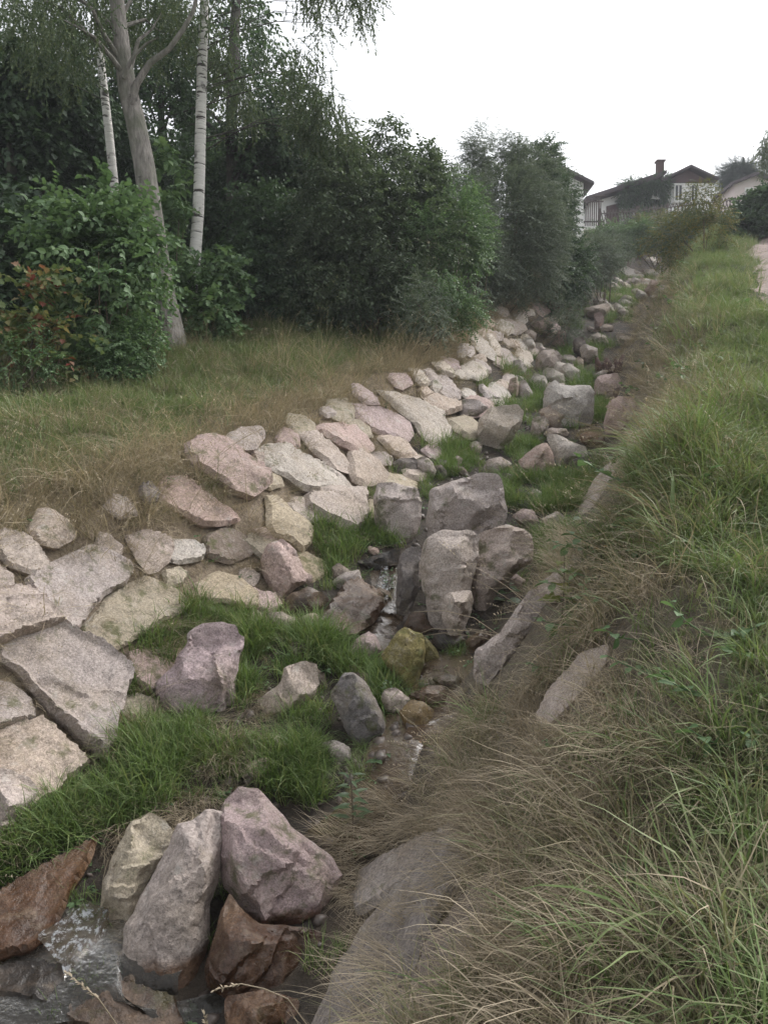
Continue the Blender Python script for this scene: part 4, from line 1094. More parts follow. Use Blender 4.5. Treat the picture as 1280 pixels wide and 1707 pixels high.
bush('tall bushy willow with a ragged top behind the stones', 840, 20.5, [E(840, 400, 20.5, 85, 110), E(800, 440, 20, 55, 70), E(880, 420, 20.6, 60, 90), E(830, 290, 21, 60, 45), E(822, 250, 21, 45, 32), E(760, 420, 20.5, 45, 80), E(870, 270, 21, 35, 30), E(780, 330, 21, 40, 60), E(890, 320, 21, 50, 60)], 'willow', 420, 11, 'willow bush', 'willow_bush', 9, gap=.42, scl=1.0)
bush('feathery grey green willow between the alder bush and the tall bushy willow', 790, 18.8, [E(785, 440, 18.8, 48, 80), E(770, 360, 19, 40, 50), E(800, 350, 19, 30, 60), E(760, 310, 19.2, 26, 30)], 'willow', 380, 21, 'willow bush', 'willow_bush', 6, gap=.44, scl=.95)
bush('dark tangled shrub in front of the left white house', 930, 23.5, [E(905, 410, 23.5, 45, 75), E(900, 460, 23, 55, 50), E(915, 330, 24, 22, 50), E(890, 290, 24, 30, 40), E(912, 265, 24, 14, 26), E(945, 450, 23.5, 35, 45), E(938, 345, 23.5, 16, 55)], 'smalldark', 430, 12, stems=8, gap=.43, scl=1.1)
bush('grey green willow shrub spilling over the far bank stones', 1000, 27, [E(985, 435, 27, 40, 38), E(955, 460, 26, 36, 40), E(1015, 415, 28, 30, 26)], 'willow', 500, 13, 'willow bush', 'willow_bush', 6, gap=.38, scl=1.1)
bush('little willow growing between the stones in the upper stream', 940, 20.2, [E(940, 545, 20.2, 26, 26), E(945, 515, 20.4, 20, 16)], 'willow', 480, 14, 'willow bush', 'willow_bush', 4, gap=.4, scl=.7)
bush('thin birch sapling with yellowing leaves on the right bank crest', 1160, 21.5, [E(1150, 410, 21.5, 45, 50), E(1165, 340, 21.5, 22, 40), E(1190, 385, 21.5, 25, 35), E(1110, 400, 22, 26, 40)], 'yellow', 300, 15, 'birch sapling', 'birch_sapling', 5, gap=.45, scl=1.05)
bush('leafy birch sapling left of the thin yellowing sapling', 1085, 39, [E(1085, 385, 39, 32, 30), E(1060, 400, 39, 22, 20), E(1115, 385, 39, 28, 26)], 'yellow', 420, 16, 'birch sapling', 'birch_sapling', 5, gap=.42, scl=1.)
bush('dense green shrub below the lattice fence at the end of the stones', 1035, 38, [E(1030, 400, 38, 30, 26), E(1005, 405, 38, 24, 22), E(1065, 395, 38, 24, 22)], 'small', 480, 18, stems=6, gap=.36, scl=1.4)
bush('olive shrub under the lattice fence right of the end of the stones', 1150, 37, [E(1150, 385, 37, 34, 24), E(1190, 378, 37, 24, 20), E(1120, 395, 37, 24, 22)], 'smalldark', 420, 19, stems=6, gap=.38, scl=1.3)
bush('dark big leaved bush beside the gravel path at the right edge', 1265, 27, [E(1262, 365, 27, 35, 28), E(1285, 345, 27, 40, 30), E(1240, 375, 26.5, 22, 18)], 'lobeddark', 520, 17, stems=5, gap=.34)
b = gpt(1245, 58); c = at(1240, 285, 58)
tree('pine_tree', 'dark pine rising behind the pinkish house at the right', 'pine', b, [b, c, at(1238, 262, 58)], [.3, .2, .05], [E(1235, 296, 58, 34, 10), E(1228, 283, 58, 18, 9), E(1245, 275, 58, 14, 8)], 'conifer', 220, BARK_D, seed=31, scl=3.0, gap=.42, gf=.5)
b = gpt(1300, 36); c = at(1300, 250, 36)
tree('birch_tree', 'birch twigs reaching in at the right picture edge', 'birch', b, [b, at(1300, 300, 36), c], [.14, .1, .04], [E(1300, 240, 36, 32, 45)], 'birch', 220, BARK_B, seed=32, hang=True, shell=.2, scl=1.3)
# ------------------------------------------------------------------ garden houses, fence and path at the top of the slope
PLASTER = simple('white_plaster', (.86, .85, .84), .85, 8, .06, .15, .01)
PINKW = simple('pinkish_plaster', (.66, .58, .56), .85, 8, .06, .15, .01)
ROOFM = simple('dark_roofing', (.085, .07, .075), .8, 14, .3, .4, .02)
BOARD = simple('dark_brown_boards', (.085, .05, .05), .75, 25, .3, .3, .01)
BRICK = simple('chimney_brick', (.10, .06, .055), .9, 18, .35, .4, .02)
FRAME = simple('window_frame_white', (.75, .74, .72), .5, 10, .04, .05)
GLASS = simple('window_glass', (.05, .055, .06), .08, 3, .2, .02)
WOODD = simple('weathered_dark_wood', (.10, .08, .075), .85, 30, .35, .3, .01)
WHITEP = simple('white_paint', (.7, .7, .7), .5, 10, .05, .05)

def quad3(mbx, pts, D, depth):                # outline seen at distance D, pushed away by depth
    return mbx.prism([at(x, y, D) for x, y in pts], (0, depth, 0))

def house(label, D, base_px, parts, windows, group=None):
    b = at(*base_px, D); b[2] = float(H(b[0], b[1]))
    t = empty('house', b, label, 'house', group)
    for nm, pts, d0, depth, m in parts:
        mb = MB(); mb.prism([at(x, y, D) + np.array([0, d0, 0]) for x, y in pts], (0, depth, 0))
        meshobj(nm, [v - b for v in mb.V], mb.F, m, t)
    for (x0, y0, x1, y1, split) in windows:
        k = D / F; w = (x1 - x0) * k; h = (y1 - y0) * k
        c = at((x0 + x1) / 2, (y0 + y1) / 2, D) - b
        mb = MB(); f = .09
        for sx in (-1, 1): mb.box(c + [sx * (w / 2 - f / 2), -.05, 0], f, .12, h)
        for sz in (-1, 1): mb.box(c + [0, -.05, sz * (h / 2 - f / 2)], w - 2 * f - .004, .12, f)
        if split: mb.box(c + [0, -.05, 0], .06, .10, h - 2 * f - .004)
        o = meshobj('window', mb.V, mb.F, FRAME, t)
        g = MB().box(c + [0, -.03, 0], w - f, .04, h - f); meshobj('pane', g.V, g.F, GLASS, o)
        s = MB().box(c + [0, -.09, -h / 2 - .06], w + .16, .2, .05); meshobj('sill', s.V, s.F, FRAME, o)
    return t

house('left white garden house half hidden behind the dark shrub', 42, (930, 385),
      [('wall', [(880, 400), (880, 312), (930, 284), (972, 305), (972, 400)], 0, 6, PLASTER),
       ('roof', [(870, 319), (930, 285.5), (986, 312.5), (986, 308), (930, 279.5), (870, 313)], -.5, 7, ROOFM)],
      [(946, 319, 961, 352, True)])
h = house('middle white garden house with a brown gable and brick chimney', 49, (1140, 360),
      [('wall', [(1109, 375), (1109, 305), (1188, 305), (1188, 375)], 0, 6, PLASTER),
       ('gable', [(1107, 304.6), (1145, 284), (1183, 304.6)], -.12, 5.9, BOARD),
       ('roof', [(1098, 307), (1146, 283), (1192, 304), (1192, 300.5), (1146, 279), (1098, 302.5)], -.5, 7, ROOFM),
       ('wing_wall', [(985, 380), (985, 334), (1108.5, 300), (1108.5, 378)], .4, 5, PLASTER),
       ('wing_roof', [(974, 336), (1100, 298), (1108, 291), (1108, 286), (1060, 302), (974, 330)], -.3, 6.5, ROOFM),
       ('door', [(1013, 372), (1013, 341), (1034, 336), (1034, 372)], .3, .1, BOARD)],
      [(1122, 308, 1137, 336, True), (1149, 308, 1163, 336, True), (1086, 316, 1096, 330, False)])
hb = np.array(h.location)
cm = MB(); c = at(1099, 288, 51) - hb; cm.box(c, .42, .42, 1.3); ch = meshobj('chimney', cm.V, cm.F, BRICK, h)
cm = MB(); cm.box(c + [0, 0, .70], .56, .56, .08); meshobj('chimney_cap', cm.V, cm.F, BRICK, ch)
house('pinkish garden house at the right picture edge behind the path', 53, (1250, 350),
      [('wall', [(1223, 365), (1223, 308), (1259, 293), (1300, 309), (1300, 365)], 0, 6, PINKW),
       ('roof', [(1214, 311.5), (1259, 293.6), (1306, 312.5), (1306, 308.5), (1259, 289), (1214, 307)], -.5, 7, ROOFM)],
      [(1240, 314, 1253, 340, True)])

# ivy over the wing wall of the middle house
def ivy(label, D, ells, seed, dens=500):
    r = np.random.default_rng(seed)
    b = at(*ells[0][:2], D); b[2] = float(H(b[0], b[1]))
    t = empty('ivy', b, label, 'ivy')
    mb = MB()
    for e in ells:
        p = at(e[0], e[1], D) - b; q = p.copy(); q[2] = 0
        mb.tube([q, (p + q) / 2 + r.normal(0, .08, 3) * [1, .2, 1], p], [.03, .02, .01], 5)
    meshobj('stems', mb.V, mb.F, STEM, t)
    E2 = []
    for px, py, rx, ry in ells:
        E2.append((at(px, py, D), (rx * D / F, .25, ry * D / F)))
    P, Dd = crown_pts(E2, r, dens, .25, 1.5, .2, seed)
    tag(scatter('foliage', *SPR['smalldark'], P - b, spray_rot(Dd, r, .5), r.uniform(.9, 1.5, len(P)) * 1.2, t, seed=seed), kind='stuff')
ivy('ivy covering the long wing wall of the middle garden house', 49.0, [(1045, 322, 14, 22), (1062, 308, 24, 7), (1082, 308, 10, 10), (1075, 332, 9, 22), (1104, 318, 8, 26), (1100, 305, 14, 8)], 5, 420)
ivy('ivy hanging over the middle of the lattice fence', 42.9, [(1060, 372, 22, 14), (1100, 372, 14, 14), (1140, 366, 30, 12)], 6, 300)

# lattice fence of crossed poles
def lattice(label, x0, x1, D0, D1, y0, y1, hgt, n):
    A = at(x0, y0, D0); B = at(x1, y1, D1)
    t = empty('lattice_fence', A, label, 'fence')
    L = np.linalg.norm((B - A)[:2]); d = (B - A) / L
    npost = max(int(L / 2.2), 1)
    for k in range(npost + 1):
        p = (B - A) * k / npost
        mb = MB(); mb.tube([p + [0, .06, -1.2], p + [0, .06, hgt + .12]], [.045, .045], 7); meshobj('post', mb.V, mb.F, WOODD, t)
    for zz in (.15, hgt - .15):
        mb = MB(); mb.tube([np.array([0, .03, zz]), (B - A) + [0, .03, zz]], [.028, .028], 6); meshobj('rail', mb.V, mb.F, WOODD, t)
    ms = {}
    for sg in (1, -1):
        w = .55
        p0 = np.array([0, 0, 0.]) if sg > 0 else d * w; p1 = (d * w if sg > 0 else np.zeros(3)) + np.array([0, 0, hgt])
        mb = MB(); off = np.array([0, -.02 * sg - .01, 0]); mb.tube([p0 + off, p1 + off], [.026, .026], 5)
        ms[sg] = mb
    first = {}
    for k in range(n):
        for sg in (1, -1):
            if sg not in first:
                o = meshobj('pole', ms[sg].V, ms[sg].F, WOODD, t); first[sg] = o
            else:
                o = first[sg].copy(); COL.objects.link(o); o.parent = t
            o.location = tuple((B - A) * (k / n))
    return t
lattice('dark lattice fence of crossed poles below the middle garden house', 1000, 1060, 41, 43, 392, 386, 1.25, 12)
lattice('dark lattice fence of crossed poles partly covered by ivy', 1064, 1240, 43.2, 48, 385, 362, 1.25, 30)

# slatted gate and lamp post left of the wing
b = at(990, 378, 46); gt = empty('garden_gate', b, 'dark slatted garden gate between the two white houses', 'gate')
for k in range(8):
    mb = MB(); mb.box([(-14 + 4 * k * .85) * 46 / F, 0, .85], .06, .03, 1.6)
    meshobj('slat', mb.V, mb.F, WOODD, gt)
for zz in (.3, 1.45):
    mb = MB(); mb.box([-.06, .035, zz], 1.15, .03, .08); meshobj('rail', mb.V, mb.F, WOODD, gt)
b = at(998, 386, 45); b[2] -= .2
lp = empty('pole', b, 'thin dark pole with a cross arm beside the garden gate', 'pole')
tp = at(998, 326, 45) - b
mb = MB(); mb.tube([np.zeros(3), tp], [.04, .035], 8); meshobj('shaft', mb.V, mb.F, WOODD, lp)
mb = MB(); mb.box(tp + [0, 0, -.02], .8, .07, .07); meshobj('cross_arm', mb.V, mb.F, WOODD, lp)

# gravel path climbing along the right edge
GRAV = simple('path_gravel', (.25, .195, .17), .95, 16, .4, .9, .04)
V = []; Fs = []; nn = 7; rows = np.arange(11, 46, .3)
for i, y in enumerate(rows):
    cx_ = cline(y) + 5.2 + .09 * (y - 15.5) + .2 * math.sin(y * .8)
    for j in range(nn):
        q = (j / (nn - 1) * 2 - 1) * (1.15 + .15 * math.sin(y * 2.1))
        x = cx_ + q; V.append((x, y, float(H(x, y)) + .05 * (1 - abs(q) / 1.4) + .012))
for i in range(len(rows) - 1):
    for j in range(nn - 1):
        a = i * nn + j; Fs.append((a, a + 1, a + nn + 1, a + nn))
tag(meshobj('gravel_path', V, Fs, GRAV, smooth=True), kind='structure')
# ------------------------------------------------------------------ grass
def blades(name, mat, n, L, w, lean, droop, spread, comb, seed, head=0, segs=5):
    """a tuft: blades arch over, combed towards local +X by the amount comb"""
    r = np.random.default_rng(seed); V = []; Fs = []; bv = []
    for k in range(n):
        l = r.uniform(*L); az = r.uniform(-math.pi, math.pi)
        d = np.array([math.cos(az) + comb, math.sin(az), 0.]); d /= np.linalg.norm(d) + 1e-6
        rr = spread * math.sqrt(r.random()); ra = r.uniform(0, 6.28)
        p = np.array([rr * math.cos(ra), rr * math.sin(ra), -.02])
        ln = r.uniform(*lean); dr = r.uniform(*droop); s = np.cross(d, [0, 0, 1]); tw = r.uniform(-.6, .6)
        s = s * math.cos(tw) + np.array([0, 0, 1]) * math.sin(tw)
        b = r.random(); n0 = len(V); ww = w * r.uniform(.6, 1.25)
        th = math.pi / 2 - ln; kink = r.normal(0, .12, segs)
        for i in range(segs):
            t = i / (segs - 1)
            wi = ww * (.75 + .5 * t if t < .35 else (1 - (t - .35) / .65) * .93 + .07)
            V += [p - s * wi / 2, p + s * wi / 2]; bv += [b, b]
            a = th - dr * t * 1.3 + kink[i]
            p = p + (d * math.cos(a) + np.array([0, 0, math.sin(a)]) + s * r.normal(0, .06)) * (l / (segs - 1))
        for i in range(segs - 1):
            a = n0 + 2 * i; Fs.append((a, a + 1, a + 3, a + 2))
        if head:
            for q in range(head):
                c = V[n0 + 2 * (segs - 1)] - (V[n0 + 2 * (segs - 1)] - V[n0 + 2 * (segs - 2)]) * (q / head * .9)
                dd = d * .5 + np.array([r.normal(0, .5), r.normal(0, .5), .5])
                add_leaf(V, Fs, bv, c, dd, np.array([0, .3, 1.]), l * .022, [(0, 0), (.5, .2), (1, 0)], min(1, b * .5 + .5), curl=.1)
    return raw_mesh(name, V, Fs, bv, mat)

G_LONG = leaf_mat('grass_long', [(0.100, 0.154, 0.040), (0.144, 0.226, 0.054), (0.198, 0.296, 0.076), (0.306, 0.306, 0.126)], .3, .5, .3)
G_BRIGHT = leaf_mat('grass_bright', [(.09, .16, .03), (.125, .215, .04), (.17, .27, .055), (.26, .28, .09)], .35, .5, .3)
G_DRY = leaf_mat('grass_dry', [(0.216, 0.166, 0.100), (0.332, 0.256, 0.154), (0.450, 0.350, 0.216), (0.594, 0.478, 0.314)], .2, .7, .2)
G_OLIVE = leaf_mat('grass_olive', [(0.133, 0.152, 0.057), (0.209, 0.209, 0.086), (0.304, 0.256, 0.124), (0.418, 0.331, 0.189)], .25, .6, .25)
G_MEADOW = leaf_mat('grass_meadow', [(0.101, 0.162, 0.049), (0.151, 0.223, 0.069), (0.203, 0.263, 0.092), (0.304, 0.263, 0.132)], .3, .55, .25)
G_STRAW = leaf_mat('grass_straw', [(0.275, 0.213, 0.125), (0.375, 0.294, 0.181), (0.500, 0.400, 0.263)], .15, .7, .2)

TF = {}
def reg_tuft(key, meshes): TF[key] = (proto_collection('tuft_' + key, meshes), len(meshes))
reg_tuft('long', [blades('long', G_LONG, 28, (.18, .45), .0068, (.1, .8), (.5, 1.9), .07, .4, k, segs=6) for k in range(5)])
reg_tuft('bright', [blades('bright', G_BRIGHT, 36, (.10, .27), .0058, (.05, .7), (.2, 1.5), .075, .25, 10 + k) for k in range(4)])
reg_tuft('dry', [blades('dry', G_DRY, 40, (.14, .40), .0036, (.2, 1.25), (.3, 1.7), .10, .4, 20 + k, segs=6) for k in range(5)])
reg_tuft('drylong', [blades('drylong', G_DRY, 14, (.4, .75), .0036, (.4, 1.1), (.4, 1.2), .06, 1.2, 25 + k, head=5, segs=7) for k in range(4)])
reg_tuft('olive', [blades('olive', G_OLIVE, 32, (.14, .36), .0042, (.1, 1.0), (.4, 1.7), .08, .35, 30 + k, segs=6) for k in range(4)])
reg_tuft('meadow', [blades('meadow', G_MEADOW, 30, (.05, .18), .006, (.1, 1.0), (.2, 1.2), .11, .2, 40 + k, segs=4) for k in range(4)])
reg_tuft('straw', [blades('straw', G_STRAW, 34, (.15, .40), .003, (.9, 1.45), (.1, .7), .08, 1.6, 50 + k) for k in range(4)])
reg_tuft('seed', [blades('seed', G_DRY, 5, (.38, .62), .0018, (.1, .6), (.1, .7), .08, .3, 60 + k, head=12, segs=6) for k in range(4)])
reg_spray('weed', [spray('weed', GREEN_M, 8, .045, OVAL, .16, 90 + k, -.3, .9) for k in range(3)])

def pathc(y): return cline(y) + 5.2 + .09 * (y - 15.5) + .2 * np.sin(y * .8)

def inside_foot(P, grow=1.0):
    k = np.zeros(len(P), bool)
    for f in FOOT:
        lo = f.min(0); hi = f.max(0)
        m = np.where((P[:, 0] > lo[0]) & (P[:, 0] < hi[0]) & (P[:, 1] > lo[1]) & (P[:, 1] < hi[1]))[0]
        if len(m): k[m] |= in_poly(P[m], f)
    return k

def visible(P):
    z = H(P[:, 0], P[:, 1], False) + .15
    px, py = project(np.stack([P[:, 0], P[:, 1], z], 1))
    path = (np.abs(P[:, 0] - pathc(P[:, 1])) < 1.15) & (P[:, 1] > 11)
    return (px > -520) & (px < 1600) & (py < 2000) & (P[:, 1] > 1.5) & ~path

def downhill(P):
    e = .35
    gx_ = H(P[:, 0] + e, P[:, 1], False) - H(P[:, 0] - e, P[:, 1], False)
    gy_ = H(P[:, 0], P[:, 1] + e, False) - H(P[:, 0], P[:, 1] - e, False)
    return np.arctan2(-gy_, -gx_)

def sow(name, key, P, smin_, smax_, jit=.6, tilt=.15, seed=0, avoid=True, label=None):
    r = np.random.default_rng(seed)
    if key == 'bright': P = P[fbm(P[:, 0] * 3.2, P[:, 1] * 3.2, 73) > .40]
    P = P[visible(P)]
    if avoid: P = P[~inside_foot(P)]
    z = H(P[:, 0], P[:, 1])
    az = downhill(P) + r.normal(0, jit, len(P))
    rot = np.stack([r.normal(0, tilt, len(P)), r.normal(0, tilt, len(P)), az], 1)
    coll, npz = (TF if key in TF else SPR)[key]
    o = scatter(name, coll, npz, np.stack([P[:, 0], P[:, 1], z], 1), rot, r.uniform(smin_, smax_, len(P)) * (.35 + 1.3 * fbm(P[:, 0] * 3.2, P[:, 1] * 3.2, 73)), None, seed=seed)
    tag(o, label, None, None, 'stuff')
    return o

def field(x0, x1, y0, y1, dens, wfun, seed):
    r = np.random.default_rng(seed)
    n = int((x1 - x0) * (y1 - y0) * dens)
    P = np.stack([r.uniform(x0, x1, n), r.uniform(y0, y1, n)], 1)
    w = wfun(P[:, 0] - cline(P[:, 1]), P[:, 1], P[:, 0])
    return P[r.random(n) < w]

def bands(dens, wfun, seed, x0=-14, x1=26, edges=((1, 5, 1), (5, 9, .6), (9, 15, .32), (15, 26, .14), (26, 48, .06))):
    out = []
    for k, (a, b, f) in enumerate(edges):
        lo = max(x0, -.62 * b - 2); hi = min(x1, .62 * b + 1)
        out.append((field(lo, hi, a, b, dens * f, wfun, seed + k), (1 / f) ** .2))
    return out

def sow_bands(name, key, B, s0, s1, label, seed, **kw):
    P = np.concatenate([b[0] for b in B]); m = np.concatenate([np.full(len(b[0]), b[1]) for b in B])
    r = np.random.default_rng(seed)
    k = visible(P); P, m = P[k], m[k]
    k = ~inside_foot(P); P, m = P[k], m[k]
    z = H(P[:, 0], P[:, 1])
    az = downhill(P) + r.normal(0, kw.get('jit', .6), len(P)); tilt = kw.get('tilt', .15)
    rot = np.stack([r.normal(0, tilt, len(P)), r.normal(0, tilt, len(P)), az], 1)
    coll, npz = (TF if key in TF else SPR)[key]
    o = scatter(name, coll, npz, np.stack([P[:, 0], P[:, 1], z], 1), rot, r.uniform(s0, s1, len(P)) * np.minimum(m, 2.2) * (.45 + 1.1 * fbm(P[:, 0] * 1.7, P[:, 1] * 1.7, 71)) * (1 - kw.get('shrink', 0) * sstep(4, 9, P[:, 1])) * r.choice([.7, 1., 1., 1.3], len(P)), None, seed=seed)
    return tag(o, label, None, None, 'stuff')

def edgeL(y):
    f = sstep(5, 15, np.clip(y, 0, 50)); return 1.5 - .6 * f, 2.7 - .8 * f

# right bank: green on top, dry on the slope
def w_green(dx, y, x):
    c = crestR(y) - .42 + .34 * (1 - sstep(2.6, 4.8, y)) + .9 * (fbm(x * .8, y * .5, 31) - .5)
    return (1 - .9 * sstep(8, 13, y) * sstep(.3, 1.0, dx - crestR(y))) * sstep(-.25, .35, dx - c) * (.35 + .65 * sstep(.3, .55, fbm(x * .9, y * .7, 35))) * (y < 44)
def w_dryR(dx, y, x):
    c = crestR(y) - .35
    lo = footR(y) + .15 - .5 * sstep(11, 14, y) + .5 * (fbm(x * 1.1, y * .8, 37) - .3)
    on = sstep(lo - .1, lo + .35, dx) * (1 - sstep(c - .1, c + .7, dx))
    return on * (1 - .35 * sstep(12, 18, y)) * (.45 + .55 * sstep(.3, .6, fbm(x * 1.4, y * 1.1, 38)))
def w_oliveR(dx, y, x):
    return (1 - .75 * sstep(10, 14, y) * sstep(2.6, 3.4, dx)) * sstep(.1, .6, dx - footR(y)) * (1 - .75 * sstep(3.2, 4.2, dx)) * (.3 + .7 * sstep(.38, .62, fbm(x * .8, y * .9, 41)))
sow_bands('grass', 'long', bands(300, w_green, 100), .5, .95, 'long green grass arching over on the right bank', 1, jit=1.0, shrink=.3)
sow_bands('grass', 'long', bands(26, lambda dx, y, x: sstep(.2, .7, dx - footR(y)) * (1 - sstep(9, 13, y)) * sstep(.42, .6, fbm(x * 1.9, y * 1.9, 33)), 105), .5, .9, 'scattered green tufts in the dry slope of the right bank', 21, jit=1.0)
sow_bands('grass', 'dry', bands(190, w_dryR, 110, edges=((1, 5, 1), (5, 9, .65), (9, 15, .45), (15, 26, .34), (26, 48, .16))), .65, 1.1, 'dry matted grass on the slope of the right bank', 2, jit=.9, shrink=.35, tilt=.25)
sow_bands('grass', 'olive', bands(110, w_oliveR, 120), .8, 1.2, 'half dry olive grass on the right bank', 3, jit=1.0, shrink=.35)
sow_bands('grass', 'drylong', bands(26, lambda dx, y, x: w_dryR(dx, y, x) * (y > 3.0) * (1 - .7 * sstep(12, 16, y)), 130), .6, 1.0, 'long straw stalks hanging down the right bank', 4, jit=.4)
sow_bands('grass', 'seed', bands(26, lambda dx, y, x: (y > 2.9) * (1 - .8 * sstep(11, 15, y)) * sstep(.5, 1.3, dx - footR(y)) * (1 - .8 * sstep(3.5, 4.5, dx)) * sstep(.45, .6, fbm(x * .9, y * .7, 45)), 140), .6, 1.1, 'grass gone to seed on the right bank', 5, jit=1.2)
sow_bands('grass', 'meadow', bands(90, lambda dx, y, x: sstep(2.2, 3.2, dx), 150, edges=((1, 5, 1), (5, 9, 1), (9, 15, .8), (15, 26, .4), (26, 48, .15))), .9, 1.6, 'short turf under the long grass of the right bank', 6, jit=3)
sow_bands('weeds', 'weed', bands(60, lambda dx, y, x: sstep(1.2, 2.0, dx) * sstep(.5, .62, fbm(x * .8, y * .8, 47)), 155), .7, 1.9, 'small broad leaved weeds on the right bank', 7, jit=3)

for k, (ps, ky, dn, a, b) in enumerate([('740,1660 1120,1440 1240,1560 1220,1760 760,1760', 'dry', 240, .6, 1.0), ('740,1660 1120,1440 1240,1560 1220,1760 760,1760', 'seed', 25, .35, .6),
                                      ('640,1500 760,1300 1000,1200 1080,1400 900,1680 700,1707', 'dry', 130, .5, .95), ('640,1500 760,1300 1000,1200 1080,1400 900,1680 700,1707', 'straw', 40, .6, .95), ('820,1300 1000,1220 1010,1400 880,1450', 'seed', 80, .5, .8), ('850,1150 1030,1050 1060,1250 900,1300', 'dry', 160, .6, 1.)]):
    Q = np.array([hit(*[float(v) for v in q.split(',')])[:2] for q in ps.split()]); lo, hi = Q.min(0), Q.max(0)
    rr = np.random.default_rng(500 + k); P = rr.uniform(lo, hi, (int(np.prod(hi - lo) * dn), 2)); P = P[in_poly(P, Q)]
    sow('grass', ky, P, a, b, jit=.9, seed=500 + k, label='dry grass gone to seed in the right foreground')

# left bank: dry fringe over the stones, mixed meadow behind
def w_dryL(dx, y, x):
    a, b = edgeL(y)
    q = sstep(b - .75, b - .05, -dx) * (1 - sstep(b + .3, b + 1.5, -dx + .8 * (fbm(x * .9, y * .9, 59) - .5)))
    low = .30 * sstep(a - .15, a + .1, -dx) * sstep(.5, .62, fbm(x * 1.7, y * 1.3, 52))
    return np.maximum(q * (.5 + .5 * sstep(.3, .5, fbm(x * 1.3, y * 1.3, 51))), low)
def w_meadow(dx, y, x):
    a, b = edgeL(y)
    return sstep(b + .35, b + 1.5, -dx)
sow_bands('grass', 'dry', bands(210, w_dryL, 200), .6, 1.0, 'dry grass hanging over the stones of the left bank', 8, jit=.7, tilt=.35)
sow_bands('grass', 'olive', bands(100, w_dryL, 210), .6, 1.0, 'half dry grass along the top of the left bank', 9, jit=.8)
sow_bands('grass', 'bright', bands(60, lambda dx, y, x: w_meadow(dx, y, x) * sstep(.45, .6, fbm(x * .5, y * .8, 58)), 235, edges=((2.5, 9, 1), (9, 13, .8), (13, 18, .5))), .6, 1.0, 'fresh green grass in the left meadow', 18, jit=2)
sow_bands('grass', 'olive', bands(60, w_meadow, 236, edges=((2.5, 9, 1), (9, 13, .6), (13, 18, .4))), .35, .75, 'olive grass in the left meadow', 19, jit=2)
sow_bands('grass', 'meadow', bands(250, w_meadow, 220, edges=((2.5, 9, 1), (9, 13, .6), (13, 18, .35), (18, 30, .06))), .8, 1.6, 'green meadow grass between the left bank and the wood', 10, jit=3)
sow_bands('grass', 'dry', bands(90, lambda dx, y, x: w_meadow(dx, y, x) * sstep(.5, .62, fbm(x * .7, y * .9, 55)), 230, edges=((2.5, 9, 1), (9, 13, .5), (13, 18, .4))), .35, .7, 'dry grass mixed into the left meadow', 11, jit=1.5)
sow_bands('weeds', 'weed', bands(40, lambda dx, y, x: w_meadow(dx, y, x) * sstep(.5, .62, fbm(x * .9, y * .9, 57)), 240, edges=((2.5, 9, 1), (9, 14, .7))), .6, 1.2, 'small leafy weeds in the left meadow', 12, jit=3)

sow_bands('grass', 'drylong', bands(75, w_dryL, 245), .6, 1.05, 'long straw hanging over the top stones of the left bank', 17, jit=.5)

sow_bands('grass', 'long', bands(26, lambda dx, y, x: w_meadow(dx, y, x) * (fbm(x * 1.3, y * 1.3, 68) > .5), 246, edges=((2.5, 9, 1), (9, 16, .7))), .35, .8, 'taller green tufts in the left meadow', 22, jit=2)
sow_bands('grass', 'dry', bands(50, lambda dx, y, x: w_meadow(dx, y, x) * (fbm(x * 1.1, y * 1.1, 69) > .55), 247, edges=((2.5, 9, 1), (9, 16, .7))), .5, 1.1, 'dry clumps in the left meadow', 23, jit=2)

